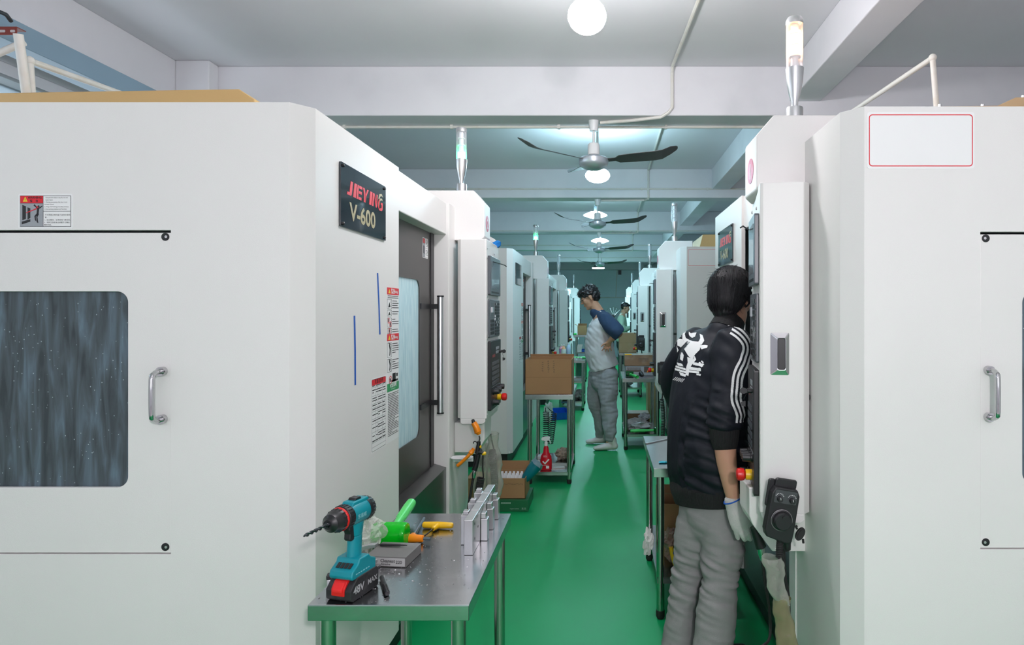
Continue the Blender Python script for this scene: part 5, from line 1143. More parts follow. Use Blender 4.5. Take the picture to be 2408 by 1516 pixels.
# cardboard + stuff beyond left machine 1 near floor
carton('tall_carton', 'brown carton standing behind the cables on the left floor', -.95,-.80,4.42,4.62,.0,.30, open_=False)
e = empty('pedestal_fan', 'pedestal fan with wire guard far behind the standing people', 'fan', (.30, 18.5, 0))
b = MB(); b.lathe([(0,0),(.2,0),(.2,.02),(.02,.05),(.02,1.2),(0,1.2)], n=20); b.build('stand', M_black, e, smooth=True)
b = MB()
for r_ in (.10,.18,.26): b.tube([Vector((r_*math.cos(t), -.06, 1.35+r_*math.sin(t))) for t in [2*PI*k/32 for k in range(33)]], .004, 5)
for k in range(16): t = 2*PI*k/16; b.tube([Vector((.04*math.cos(t),-.09,1.35+.04*math.sin(t))), Vector((.26*math.cos(t),-.06,1.35+.26*math.sin(t)))], .003, 4)
b.build('guard', M_leg, e)
b = MB(); b.cyl((0,-.05,1.35),(0,.1,1.35),.06,16); b.build('motor', M_black, e, smooth=True)
# ------------------------------------------------------------------ people
def loft(b, pts, wide=(0,1,0), n=20, cap=True):
    """pts: (centre, half width along 'wide', half depth across)"""
    P = [(Vector(p[0]), p[1], p[2], Vector(p[3]) if len(p) > 3 else Vector(wide)) for p in pts]
    rings = []; m = len(P)
    T = [(P[min(i+1,m-1)][0]-P[max(i-1,0)][0]).normalized() for i in range(m)]
    def ring(c, a, bb, t, w_):
        w_ = (w_-t*w_.dot(t)); w_ = w_.normalized() if w_.length > 1e-5 else t.orthogonal().normalized()
        q = t.cross(w_); return [c+w_*a*math.cos(2*PI*k/n)+q*bb*math.sin(2*PI*k/n) for k in range(n)]
    if cap:
        for th in (80,55,28): 
            s_ = math.sin(math.radians(th)); k_ = math.cos(math.radians(th)); c,a,bb,w_ = P[0]; rings.append(ring(c-T[0]*min(a,bb)*s_, a*k_, bb*k_, T[0], w_))
    for i in range(m): c,a,bb,w_ = P[i]; rings.append(ring(c,a,bb,T[i],w_))
    if cap:
        for th in (28,55,80):
            s_ = math.sin(math.radians(th)); k_ = math.cos(math.radians(th)); c,a,bb,w_ = P[-1]; rings.append(ring(c+T[-1]*min(a,bb)*s_, a*k_, bb*k_, T[-1], w_))
    V = [v for r in rings for v in r]; R_ = len(rings)
    return b.add(V, [tuple(range(n))[::-1], tuple(range((R_-1)*n, R_*n))]+[(i*n+k, i*n+(k+1)%n, (i+1)*n+(k+1)%n, (i+1)*n+k) for i in range(R_-1) for k in range(n)])
def lp(pts, k=4):    # smooth loft points (catmull)
    C_ = smoothpath([p[0] for p in pts], k); A = smoothpath([(p[1],p[2],0) for p in pts], k)
    return [(c, a.x, a.y) for c, a in zip(C_, A)]
def fuse(b, name, m, parent, voxel=.006, it=4, disp=None, cut=None):
    o = b.build('tmp', m); md = o.modifiers.new('r', 'REMESH'); md.mode = 'VOXEL'; md.voxel_size = voxel
    if it: s_ = o.modifiers.new('s', 'SMOOTH'); s_.iterations = it; s_.factor = .5
    dg = bpy.context.evaluated_depsgraph_get(); me = bpy.data.meshes.new_from_object(o.evaluated_get(dg)); bpy.data.objects.remove(o)
    me.name = name
    if cut:
        bm = bmesh.new(); bm.from_mesh(me)
        for (co, no) in cut:
            bmesh.ops.bisect_plane(bm, geom=bm.verts[:]+bm.edges[:]+bm.faces[:], plane_co=co, plane_no=no, clear_outer=True)
        bm.to_mesh(me); bm.free()
    if disp:
        N_ = [v.normal.copy() for v in me.vertices]
        for v, nn in zip(me.vertices, N_): v.co = v.co + nn*disp(v.co)
    me.polygons.foreach_set('use_smooth', [True]*len(me.polygons))
    me.materials.clear(); me.materials.append(m)
    ob = bpy.data.objects.new(name, me); C.objects.link(ob); ob.parent = parent
    return ob
def hfr(c, fwd, up):   # head matrix
    x = Vector(fwd).normalized(); z = Vector(up); z = (z-x*z.dot(x)).normalized(); y = z.cross(x)
    M = Matrix((x,y,z)).transposed().to_4x4(); M.translation = Vector(c); return M
def add_head(b, M, s=1.0):
    def el(c, r, n=20, m=14):
        bb = MB(); bb.ell((0,0,0), r[0]*s, r[1]*s, r[2]*s, n, m); b.add([M @ (Vector(v)+Vector(c)*s) for v in bb.v], bb.f)
    el((-.014,0,.030), (.096,.077,.090)); el((.018,0,-.030), (.070,.061,.085)); el((.058,0,-.098), (.024,.028,.020)); el((.03,0,-.075),(.05,.052,.04))
    el((.074,0,.012), (.020,.045,.012)); el((.058,.033,-.02), (.028,.024,.030)); el((.058,-.033,-.02), (.028,.024,.030))
    el((.088,0,.0), (.012,.009,.026)); el((.100,0,-.022), (.014,.012,.011)); el((.094,.012,-.026), (.009,.007,.006)); el((.094,-.012,-.026), (.009,.007,.006))
    el((.082,0,-.055), (.012,.022,.006)); el((.080,0,-.066), (.012,.019,.007))
    for q in (1,-1): el((-.004,q*.078,-.008), (.017,.007,.031)); el((.004,q*.082,.004), (.010,.005,.018))
def skin(name, col): return mat(name, col, .5, bump=.04, bscale=150, var=.05, vscale=12, spec=.35)
S1 = skin('skin_a', (.50,.27,.17)); S2 = skin('skin_b', (.50,.28,.18)); S3 = skin('skin_c', (.56,.30,.20))
M_hair = mat('black_hair', (.007,.007,.009), .38, bump=.5, bscale=60, stretch=(1,1,.15), spec=.6)
def hair_strands(b, M, s, n, crown, cap_r, low, fmask, seed=1, th=.0016, jitter=.004, ends=.02):
    rnd = random.Random(seed)
    for _ in range(n):
        ph = rnd.uniform(0, 2*PI); L0 = low(ph)
        if L0 is None: continue
        L0 += rnd.uniform(-ends, ends)*8; pts = []; t0 = rnd.uniform(.02,.35)
        tw = rnd.uniform(-.25,.25)
        for k in range(9):
            th_ = t0 + (L0-t0)*k/8; p_ = ph+tw*k/8
            r = cap_r(th_, p_)*(1+rnd.uniform(-.012,.02))
            v = Vector((r[0]*math.sin(th_)*math.cos(p_), r[1]*math.sin(th_)*math.sin(p_), r[2]*math.cos(th_))) if not isinstance(r, float) else None
            pts.append(v)
        b.tube([M @ (v*s) for v in pts], [th, th*1.5, th*1.6, th*1.6, th*1.5, th*1.4, th*1.1, th*.7, th*.15], 4)

def fold(v, f1, f2, amp, d=(0,0,1), seed=0):
    q = Vector((v.x*f1, v.y*f1, v.z*f2)) + Vector((seed,seed*2,0)); n_ = noise.noise(q)
    return amp*(1-abs(n_)*2.2)

def decal(src, polys, m, name, parent, d0, y_from, step=.002, off=.0015, holes=None):
    """cloth print: px polygons taken at depth d0, laid on the garment by casting straight along the aisle"""
    me = src.data; bv = BVHTree.FromPolygons([v.co.copy() for v in me.vertices], [tuple(p.vertices) for p in me.polygons])
    W = [[(PX(x,y,d0).x, PX(x,y,d0).z) for x,y in P] for P in polys]
    cache = {}; V = []; Fs = []
    def corner(i, j):
        if (i,j) in cache: return cache[(i,j)]
        h = bv.ray_cast(Vector((i*step, y_from, j*step)), Vector((0,1,0)), 3)
        if h[0] is None: cache[(i,j)] = None; return None
        n_ = h[1]; n_ = n_ if n_.y < 0 else -n_
        V.append(h[0]+n_*off+Vector((0,-.0005,0))); cache[(i,j)] = len(V)-1; return len(V)-1
    def inside(P, x, z):
        c_ = False; n_ = len(P)
        for k in range(n_):
            x1,z1 = P[k]; x2,z2 = P[(k+1)%n_]
            if (z1 > z) != (z2 > z) and x < (x2-x1)*(z-z1)/(z2-z1)+x1: c_ = not c_
        return c_
    done = set()
    for P in W:
        i0 = int(min(x for x,_ in P)/step)-1; i1 = int(max(x for x,_ in P)/step)+1; j0 = int(min(z for _,z in P)/step)-1; j1 = int(max(z for _,z in P)/step)+1
        for i in range(i0,i1+1):
            for j in range(j0,j1+1):
                if (i,j) in done: continue
                if inside(P, (i+.5)*step, (j+.5)*step):
                    q = [corner(i,j),corner(i+1,j),corner(i+1,j+1),corner(i,j+1)]
                    if None in q: continue
                    if max(abs(V[a].y-V[b_].y) for a in q for b_ in q) > .03: continue
                    Fs.append(tuple(q)); done.add((i,j))
    mb = MB(); mb.add(V, Fs); return mb.build(name, m, parent, smooth=True, fix=False)

# ---------------- person 1: raglan shirt, hands on the back of his hips
D1 = 6.9
u = lambda x,y,dd=0: PX(x,y,D1+dd)
p1 = empty('person', 'person with glasses in white raglan shirt and grey sweatpants standing hand on hip', 'person', (u(1420,900).x, D1, 0))
O1 = Vector((-p1.location.x, -D1, 0))
def L1(v): return Vector(v)+O1
hm = hfr(L1(u(1386,700)), (-.90,-.14,-.42), (-.40,0,.92))
b = MB(); add_head(b, hm, 1.0)
loft(b, [(L1(u(1394,712)),.052,.056),(L1(u(1404,728)),.056,.060),(L1(u(1412,742)),.075,.068)])
loft(b, lp([(L1(u(1413,748)),.15,.075),(L1(u(1410,775)),.175,.11),(L1(u(1411,815)),.145,.11),(L1(u(1419,855)),.13,.085)]))
for sd in (-1, 1):
    sh = L1(u(1424,752,sd*.17)); el_ = L1(u(1456,781,sd*.28)); wr = L1(u(1433,802,sd*.215)); 
    loft(b, lp([(sh,.052,.052),(sh.lerp(el_,.5),.046,.046),(el_,.040,.040),(el_.lerp(wr,.35),.043,.040),(wr,.027,.024)]))
    # hand: palm on the back of the hip, thumb forward, fingers downwards
    pm = L1(u(1429,811,sd*.20)); loft(b, [(wr,.026,.020),(wr.lerp(pm,.6),.034,.020),(pm,.036,.018)], (1,0,.3))
    tips = [((1415.5,824),.0085,(1421,817)),((1424,825.5),.0085,(1425,819)),((1431,826),.0085,(1430,820)),((1438,824.5),.0078,(1435.5,818))]
    for (tx,ty),r_,(kx,ky) in tips:
        a_ = L1(u(kx,ky-3,sd*.20)); k_ = L1(u(kx,ky,sd*.205)); t_ = L1(u(tx,ty,sd*.195)); loft(b, [(a_,r_*1.15,r_*1.1),(k_,r_*1.1,r_*1.05),(t_,r_*.8,r_*.8)])
    a_ = L1(u(1426,806,sd*.215)); k_ = L1(u(1419,809,sd*.225)); t_ = L1(u(1414,814,sd*.22)); loft(b, [(a_,.012,.011),(k_,.0105,.010),(t_,.008,.008)])
    hp = L1(u(1417,880,sd*.09)); 
    kn, an = (L1(u(1432,958,-.12)), L1(u(1433,1032,-.17))) if sd < 0 else (L1(u(1401,953,.10)), L1(u(1413,1020,.16)))
    loft(b, lp([(hp,.070,.070),(hp.lerp(kn,.5),.06,.06),(kn,.046,.048),(kn.lerp(an,.3),.046,.048),(an,.034,.036)]))
    ft = an+Vector((-.05,0,0)); ft.z = .035; hl = an.copy(); hl.z = .05; loft(b, [(an,.034,.036),(hl,.034,.038)]); loft(b, [(hl,.033,.03),(ft,.026,.014)])
bd = fuse(b, 'body', S1, p1, .0055, 3)
b = MB()
for q in (1,-1):
    bb = MB(); bb.ell((.080,q*.031,.004), .011,.014,.008, 12, 8); b.add([hm @ Vector(v) for v in bb.v], bb.f)
b.build('eye', mat('eye_dark', (.05,.03,.025), .2), p1, smooth=True)
# glasses
b = MB()
for q in (1,-1):
    b.tube([hm @ Vector((.100,q*.033+.021*math.cos(t),.0+.015*math.sin(t))) for t in [2*PI*k/20 for k in range(21)]], .0013, 6)
    b.tube([hm @ Vector((.098,q*.054,.006)), hm @ Vector((.06,q*.076,.008)), hm @ Vector((-.004,q*.084,.004))], .0013, 6)
b.tube([hm @ Vector((.101,.012,.003)), hm @ Vector((.101,-.012,.003))], .0013, 6); b.build('glasses', M_leg, p1, smooth=True)
# hair
b = MB(); 
def hel(c, r): 
    bb = MB(); bb.ell((0,0,0), *r, 24, 16); b.add([hm @ (Vector(v)+Vector(c)) for v in bb.v], bb.f)
hel((-.022,0,.052), (.104,.088,.088)); hel((-.055,0,.012), (.072,.080,.085)); hel((.055,0,.080), (.050,.070,.034)); hel((.078,0,.066), (.026,.055,.026))
def hd_(v):
    return .009*noise.noise(Vector(v)*38)+.004*noise.noise(Vector(v)*90)
hr = fuse(b, 'hair', M_hair, p1, .005, 1, disp=hd_)
rnd = random.Random(3); b = MB()
for k in range(420):
    v = hr.data.vertices[rnd.randrange(len(hr.data.vertices))]; n_ = v.normal; lv = hm.inverted() @ v.co
    if lv.z < -.02: continue
    t_ = (n_*.7+Vector((rnd.uniform(-1,1),rnd.uniform(-1,1),rnd.uniform(-.6,.8)))*.6+ (hm.to_3x3() @ Vector((.5,0,-.2)))*.6).normalized()
    b.tube([v.co-n_*.004, v.co+t_*.010, v.co+t_*.018-Vector((0,0,.002))], [.0016,.0012,.0003], 4)
b.build('hair_tuft', M_hair, p1)
# shirt
M_shirt = mat('white_jersey', (.60,.60,.62), .85, bump=.15, bscale=400); M_navy = mat('navy_jersey', (.018,.045,.10), .85, bump=.2, bscale=400)
def wr1(v): return fold(v, 9, 3.5, .010, seed=3) - .006 + .007*noise.noise(Vector((v.x*12,v.y*12,v.z*26+v.x*20)))
b = MB(); loft(b, lp([(L1(u(1415,744)),.115,.066),(L1(u(1415,752)),.185,.090),(L1(u(1411,770)),.200,.125),(L1(u(1408,795)),.190,.146),(L1(u(1411,825)),.185,.162),(L1(u(1418,852)),.188,.160),(L1(u(1420,862)),.190,.160)]), cap=True)
for sd in (-1,1): loft(b, [(L1(u(1418,755,sd*.12)),.07,.07),(L1(u(1430,764,sd*.19)),.082,.080)])
sh_ = fuse(b, 'shirt', M_shirt, p1, .008, 4, disp=wr1, cut=[(L1(u(1421,865)), (.28,0,-1))])
b = MB()
for sd in (-1,1): loft(b, lp([(L1(u(1411,742,sd*.075)),.042,.044),(L1(u(1421,748,sd*.13)),.082,.072),(L1(u(1433,762,sd*.20)),.094,.086),(L1(u(1447,775,sd*.255)),.092,.082),(L1(u(1453,782,sd*.285)),.090,.078)]))
loft(b, [(L1(u(1401,734)),.064,.064),(L1(u(1407,739)),.082,.078),(L1(u(1413,746)),.10,.085)]) 
sl_ = fuse(b, 'sleeve', M_navy, p1, .007, 3, disp=lambda v: fold(v, 14, 9, .005, seed=8)-.002, cut=[(L1(u(1457,784,0)), (.75,0,-.62))]); sl_['label'] = 'navy blue raglan sleeves and collar'
M_sweat = mat('heather_grey_fleece', (.30,.315,.335), .95, bump=.3, bscale=700, var=.12, vscale=60)
b = MB(); loft(b, lp([(L1(u(1420,852)),.165,.125),(L1(u(1419,875)),.175,.135),(L1(u(1418,895)),.165,.135)]))
loft(b, lp([(L1(u(1430,880,-.09)),.105,.108),(L1(u(1430,920,-.11)),.096,.104),(L1(u(1432,955,-.13)),.084,.092),(L1(u(1434,985,-.15)),.078,.082),(L1(u(1434,1015,-.17)),.068,.070),(L1(u(1434,1030,-.18)),.055,.062)]))
loft(b, lp([(L1(u(1407,880,.09)),.105,.105),(L1(u(1402,920,.10)),.094,.098),(L1(u(1401,945,.10)),.082,.090),(L1(u(1407,968,.12)),.074,.076),(L1(u(1412,998,.14)),.066,.066),(L1(u(1413,1016,.16)),.060,.062),(L1(u(1414,1026,.17)),.056,.060)]))
fuse(b, 'sweatpants', M_sweat, p1, .008, 4, disp=lambda v: fold(v, 8, 5, .012, seed=1)-.006+.006*noise.noise(Vector((v.x*14,v.y*14,v.z*40))))
M_shoe = mat('white_shoe', (.62,.60,.58), .6)
for (cx, cy, dd) in ((1436,1046,-.18),(1416,1031,.16)):
    c = L1(u(cx,cy,dd)); b = MB(); z0_ = 0.0
    def sp(x, z, w_, h): return (Vector((c.x+x, c.y, z)), w_, h)
    loft(b, lp([sp(.045,.048,.034,.040),sp(.0,.052,.036,.046),sp(-.06,.040,.044,.034),(Vector((c.x-.12,c.y,.030)),.046,.026),(Vector((c.x-.165,c.y,.024)),.034,.020)]))
    loft(b, [sp(.03,.06,.036,.04),(Vector((c.x+.012,c.y,.115)),.044,.048)])
    fuse(b, 'shoe', M_shoe, p1, .006, 2, disp=lambda v: .0015*noise.noise(v*30), cut=[(Vector((0,0,.004)), (0,0,-1))])
    
# ---------------- person 2: far, mint sweater
D2 = 14.3
w2 = lambda x,y,dd=0: PX(x,y,D2+dd)
p2 = empty('person', 'distant person in mint green sweater and black trousers reaching to a machine panel', 'person', (w2(1462,800).x, D2, 0)); O2 = Vector((-p2.location.x, -D2, 0))
def L2(v): return Vector(v)+O2
hm = hfr(L2(w2(1471,724)), (.93,-.25,-.22), (.2,0,.97)); b = MB(); add_head(b, hm, .98)
loft(b, [(L2(w2(1467,731)),.05,.055),(L2(w2(1464,740)),.065,.062)])
loft(b, lp([(L2(w2(1463,744)),.16,.08),(L2(w2(1463,775)),.14,.11),(L2(w2(1462,800)),.14,.10)]))
for sd in (-1,1):
    sh = L2(w2(1462,748,sd*.17)); el_ = L2(w2(1465,773,sd*.2)); wr = L2(w2(1481,770,sd*.12)); pm = L2(w2(1486,771,sd*.11))
    loft(b, lp([(sh,.05,.05),(el_,.04,.04),(wr,.027,.024)])); loft(b, [(wr,.03,.02),(pm,.038,.018)], (0,0,1))
    for k in range(4): q = pm+Vector((0,0,-.027+.018*k)); loft(b, [(q,.009,.009),(q+Vector((.035,0,-.002)),.0085,.0085),(q+Vector((.055,0,-.018)),.007,.007)])
    loft(b, [(wr+Vector((.02,0,.03)),.011,.010),(pm+Vector((.01,-sd*.03,.035)),.009,.009)])
    hp = L2(w2(1462,808,sd*.09)); kn = L2(w2(1462,848,sd*.1)); an = L2(w2(1461,880,sd*.11)); loft(b, lp([(hp,.08,.08),(kn,.055,.055),(an,.035,.035)])); loft(b, [(an,.035,.035),(an+Vector((.1,0,-.04)),.035,.022)])
fuse(b, 'body', S2, p2, .0075, 2)
b = MB()
def hel(c, r): 
    bb = MB(); bb.ell((0,0,0), *r, 20, 12); b.add([hm @ (Vector(v)+Vector(c)) for v in bb.v], bb.f)
hel((-.022,0,.050), (.100,.083,.080)); hel((-.05,0,.015), (.062,.076,.07)); hel((.045,0,.075), (.05,.06,.03)); fuse(b, 'hair', M_hair, p2, .007, 1, disp=lambda v: .007*noise.noise(Vector(v)*40))
M_mintc = mat('mint_knit', (.42,.60,.46), .95, bump=.3, bscale=200)
b = MB(); loft(b, lp([(L2(w2(1464,741)),.09,.07),(L2(w2(1463,747)),.19,.09),(L2(w2(1462,770)),.185,.125),(L2(w2(1462,798)),.18,.125)]))
for sd in (-1,1): loft(b, lp([(L2(w2(1461,748,sd*.15)),.075,.07),(L2(w2(1462,762,sd*.21)),.075,.07),(L2(w2(1466,774,sd*.21)),.072,.068),(L2(w2(1474,773,sd*.16)),.06,.056),(L2(w2(1480,770,sd*.12)),.045,.042)]))
fuse(b, 'sweater', M_mintc, p2, .01, 3, disp=lambda v: fold(v, 10, 10, .008, seed=5)-.003)
b = MB(); loft(b, lp([(L2(w2(1462,794)),.165,.12),(L2(w2(1462,812)),.17,.12)]))
for sd in (-1,1): loft(b, lp([(L2(w2(1462,810,sd*.09)),.09,.1),(L2(w2(1462,848,sd*.1)),.07,.08),(L2(w2(1461,880,sd*.11)),.06,.07)]))
fuse(b, 'trousers', mat('black_trousers', (.015,.015,.018), .8), p2, .01, 3)
for sd in (-1,1):
    c = L2(w2(1461,880,sd*.11)); b = MB(); loft(b, [(Vector((c.x-.05,c.y,.045)),.04,.04),(Vector((c.x+.08,c.y,.035)),.045,.03),(Vector((c.x+.17,c.y,.03)),.035,.022)]); fuse(b, 'shoe', M_base, p2, .008, 2, cut=[(Vector((0,0,.004)),(0,0,-1))])

# ---------------- person 3: near, black track jacket, head turned into the machine
D3 = 2.68
q3 = lambda x,y,d=D3: PX(x,y,d+.065)
qa = lambda x,y,d=D3: PX(x,y,d)
p3 = empty('person', 'black-haired person in black track jacket and grey trousers leaning towards the right machine', 'person', (q3(1655,1100).x, D3, 0)); O3 = Vector((-p3.location.x, -D3, 0))
def L3(v): return Vector(v)+O3
FW = Vector((.86,.50,0)).normalized(); RT = Vector((.50,-.86,0)).normalized()
hm3 = hfr(L3(q3(1722,700,2.78)), (.62,.68,-.30), (.22,.26,.95))
b = MB(); add_head(b, hm3, 1.0)
loft(b, [(L3(q3(1728,735,2.76)),.054,.056),(L3(q3(1722,762,2.74)),.052,.054),(L3(q3(1708,795,2.72)),.055,.05)])
loft(b, lp([(L3(q3(1688,830,2.70)),.14,.065),(L3(q3(1672,880,2.68)),.165,.10),(L3(q3(1665,1010,2.66)),.145,.10),(L3(q3(1662,1130,2.66)),.155,.11)]), wide=RT)
SR = L3(qa(1730,822,2.62)); ER = L3(qa(1704,985,2.52)); WR = L3(qa(1724,1172,2.50))
SL = L3(q3(1632,812,2.88)); EL = L3(q3(1586,905,3.02)); WL = L3(q3(1600,965,3.12))
loft(b, lp([(SR,.05,.05),(SR.lerp(ER,.5),.045,.045),(ER,.043,.042),(L3(qa(1706,1060,2.51)),.045,.041),(L3(qa(1714,1120,2.50)),.037,.033),(WR,.028,.026),(L3(qa(1734,1205,2.50)),.030,.022)]), wide=RT)
loft(b, lp([(SL,.05,.05),(EL,.042,.042),(WL,.03,.028)]), wide=RT)
pm = WL+Vector((.05,.04,-.03)); loft(b, [(WL,.03,.02),(pm,.038,.018)])
for k in range(4): q = pm+Vector((.01,.02-.018*k,0)); loft(b, [(q,.009,.009),(q+Vector((.03,.0,-.02)),.008,.008),(q+Vector((.045,0,-.045)),.007,.007)])
loft(b, [(WL+Vector((.01,-.02,-.01)),.011,.010),(pm+Vector((.0,-.045,.0)),.009,.009)])
HR, KR, AR = L3(qa(1692,1170,2.68)), L3(qa(1696,1370,2.61)), L3(qa(1674,1535,2.59))
HL, KL, AL = L3(qa(1645,1170,2.75)), L3(qa(1620,1350,2.76)), L3(qa(1602,1500,2.75))
for h_,k_,a_ in ((HR,KR,AR),(HL,KL,AL)):
    loft(b, lp([(h_,.070,.070),(h_.lerp(k_,.5),.068,.07),(k_,.052,.055),(k_.lerp(a_,.35),.052,.055),(a_,.036,.038)])); a2 = a_.copy(); a2.z = .05; loft(b, [(a_,.036,.038),(a2,.036,.036),(a2+FW*.1,.036,.024)])
fuse(b, 'body', S3, p3, .006, 3)
# hair
b = MB()
def hel(c, r): 
    bb = MB(); bb.ell((0,0,0), *r, 28, 18); b.add([hm3 @ (Vector(v)+Vector(c)) for v in bb.v], bb.f)
hel((-.022,0,.036), (.108,.098,.100)); hel((-.045,0,-.020), (.076,.084,.078)); hel((.05,0,.07), (.055,.080,.045)); hel((-.045,.0,-.07), (.050,.060,.050))
hr = fuse(b, 'hair', M_hair, p3, .006, 3)
bvh = BVHTree.FromPolygons([v.co.copy() for v in hr.data.vertices], [tuple(p.vertices) for p in hr.data.polygons])
b = MB(); rnd = random.Random(12); ctr = hm3 @ Vector((-.02,0,.0)); cr = Vector((-.045,.01,.125))
for k in range(950):
    ph = rnd.uniform(0,2*PI); tmax = rnd.uniform(.85,1.0); back = -math.cos(ph)
    lowz = -.125 if back > .2 else (-.06 if back > -.45 else .0)
    lowz += rnd.uniform(-.035,.03) - .015*max(0,back) + .012*math.sin(ph*11+1)+.008*math.sin(ph*23); pts = []; t0 = rnd.uniform(0,.4)
    for j in range(10):
        t = t0+(tmax-t0)*j/9
        dirv = Vector((math.cos(ph+.25*t)*1.1, math.sin(ph+.25*t), 0))
        z_ = .13+(lowz-.13)*t**1.25; rr_ = math.sin(min(1,t*1.35)*PI/2)*.12
        w_ = hm3 @ Vector((-.03+dirv.x*rr_*(1-.10*max(0,t-.7)/.3), dirv.y*rr_*(1-.10*max(0,t-.7)/.3), z_))
        h_ = bvh.find_nearest(w_)
        if h_[0] is not None and j < 8: nn = h_[1]; w_ = h_[0]+nn*(.0015+.002*rnd.random())
        elif pts: w_ = pts[-1]+(pts[-1]-pts[-2]).normalized()*.011+(hm3 @ Vector((-.03,0,-.16))-pts[-1]).normalized()*.008 if len(pts) > 1 else w_
        pts.append(w_)
    b.tube(pts, [.0012,.0020,.0024,.0026,.0026,.0025,.0023,.0019,.0013,.0003], 4)
b.build('hair_strand', mat('hair_sheen', (.006,.006,.008),   .48, spec=.3), p3, smooth=True)
b = MB()
for k in range(260):
    v = hr.data.vertices[rnd.randrange(len(hr.data.vertices))]; n_ = v.normal; lv = hm3.inverted() @ v.co
    if lv.z < .02 and rnd.random() < .8: continue
    g__ = (hm3 @ Vector((-.06,0,.12))-v.co); d_ = (n_*.8-g__.normalized()*.9+Vector((rnd.uniform(-1,1),rnd.uniform(-1,1),rnd.uniform(-1,1)))*.5).normalized()
    b.tube([v.co, v.co+d_*.012, v.co+d_*.026-Vector((0,0,.004))], [.0012,.0009,.0002], 4)
b.build('hair_flyaway', M_hair, p3)
# earbud
b = MB(); b.cyl(hm3 @ Vector((.01,-.088,.0)), hm3 @ Vector((.018,-.090,-.03)), .004, 8); b.ell(hm3 @ Vector((.008,-.088,.004)), .008,.006,.008, 10, 8); b.build('earbud', M_white, p3, smooth=True)
# jacket
M_jack = mat('black_jacket', (.007,.009,.015), .6, bump=.1, bscale=35, dirt=(.025,.028,.034), dscale=9, damt=.4, spec=.25)
b = MB()
loft(b, lp([(L3(q3(1700,792,2.71)),.10,.066),(L3(q3(1690,812,2.71)),.185,.09),(L3(q3(1678,850,2.70)),.212,.118),(L3(q3(1668,920,2.69)),.205,.135),(L3(q3(1660,1000,2.67)),.200,.140),(L3(q3(1660,1080,2.66)),.205,.145),(L3(q3(1662,1130,2.66)),.195,.138),(L3(q3(1664,1158,2.66)),.175,.12)]), wide=RT)
loft(b, [(L3(q3(1716,758,2.745)),.062,.062),(L3(q3(1712,768,2.735)),.072,.072),(L3(q3(1700,790,2.715)),.085,.075)])
loft(b, lp([(L3(qa(1722,812,2.63)),.085,.082),(L3(qa(1722,870,2.59)),.088,.086),(L3(qa(1712,940,2.55)),.082,.080),(L3(qa(1706,985,2.52)),.076,.074),(L3(qa(1704,1006,2.52)),.064,.062)]), wide=RT)
loft(b, lp([(L3(q3(1640,812,2.86)),.085,.080),(L3(q3(1608,850,2.95)),.084,.082),(L3(q3(1590,895,3.02)),.078,.078),(L3(q3(1594,930,3.07)),.066,.066),(L3(q3(1602,965,3.12)),.05,.05)]), wide=RT)
def jd(v):
    w_ = v-O3; x_ = VX+w_.x/w_.y*FPX; y_ = VY-(w_.z-CH)/w_.y*FPX; a = 0
    a += fold(v, 6, 2.2, .010, seed=4)-.006
    if y_ > 920 and w_.y < 2.63: a += .0125*noise.noise(Vector((v.x*9,v.y*9,v.z*42+12*v.x)))*min(1,(y_-920)/40)
    elif w_.y < 2.66: a += .009*noise.noise(Vector((v.x*8,v.y*8,v.z*20+16*v.x)))
    if y_ > 1120 and w_.y > 2.5: a -= .002
    return a
jk = fuse(b, 'track_jacket', M_jack, p3, .0075, 14, disp=jd, cut=[(L3(q3(1704,1010,2.42)), (-.05,0,-1))] if False else None)
# waistband + cuff (ribbed)
M_rib = mat('black_rib', (.008,.008,.009), .85, bump=.6, bscale=240, stretch=(1,1,.02))
b = MB(); loft(b, lp([(L3(q3(1663,1128,2.66)),.186,.128),(L3(q3(1663,1140,2.66)),.196,.138),(L3(q3(1666,1160,2.655)),.190,.134),(L3(q3(1668,1182,2.65)),.180,.126)]), wide=RT, cap=False, n=40); b.build('waistband', M_rib, p3, smooth=True)
b = MB(); loft(b, [(L3(qa(1703,1000,2.52)),.062,.060),(L3(qa(1703,1022,2.518)),.060,.057),(L3(qa(1704,1038,2.516)),.055,.052)], wide=RT, cap=True, n=36); b.build('cuff', M_rib, p3, smooth=True)
b = MB(); loft(b, [(L3(q3(1718,752,2.75)),.066,.066),(L3(q3(1712,764,2.738)),.072,.071),(L3(q3(1705,780,2.725)),.080,.076)], wide=RT, cap=False, n=36); b.build('collar', M_rib, p3, smooth=True)
# prints: stripes and back graphic
M_stripe = mat('white_print', (.80,.82,.82), .5)
class _W: pass
jw = bpy.data.meshes.new('tmpw'); jw = jk.data.copy()
for v in jw.vertices: v.co = v.co - O3
sv = _W(); sv.data = jw
zz = lambda P: [(1540+x/3.0325, 560+y/3.0325) for x,y in P]
def offs(P, w0, w1):
    out0 = []; out1 = []
    for i,p in enumerate(P):
        a_ = Vector(P[max(i-1,0)]); c_ = Vector(P[min(i+1,len(P)-1)]); t_ = (c_-a_).normalized(); n_ = Vector((t_.y,-t_.x))
        out0.append((p[0]+n_.x*w0, p[1]+n_.y*w0)); out1.append((p[0]+n_.x*w1, p[1]+n_.y*w1))
    return out0+out1[::-1]
path = [(v.x,v.y) for v in smoothpath([Vector((x,y,0)) for x,y in ((560,650),(610,690),(648,745),(652,800),(625,865),(588,930),(566,985),(556,1060),(548,1130),(566,1190),(580,1240),(576,1290))], 5)]
strip = []
for c_ in (-32, 0, 32): strip.append(zz(offs(path, c_-8.5, c_+8.5)))
o = decal(sv, strip, M_stripe, 'sleeve_stripe', p3, 2.56, 1.5, .0011)
o.data.transform(Matrix.Translation(O3)); o['label'] = 'three white stripes'
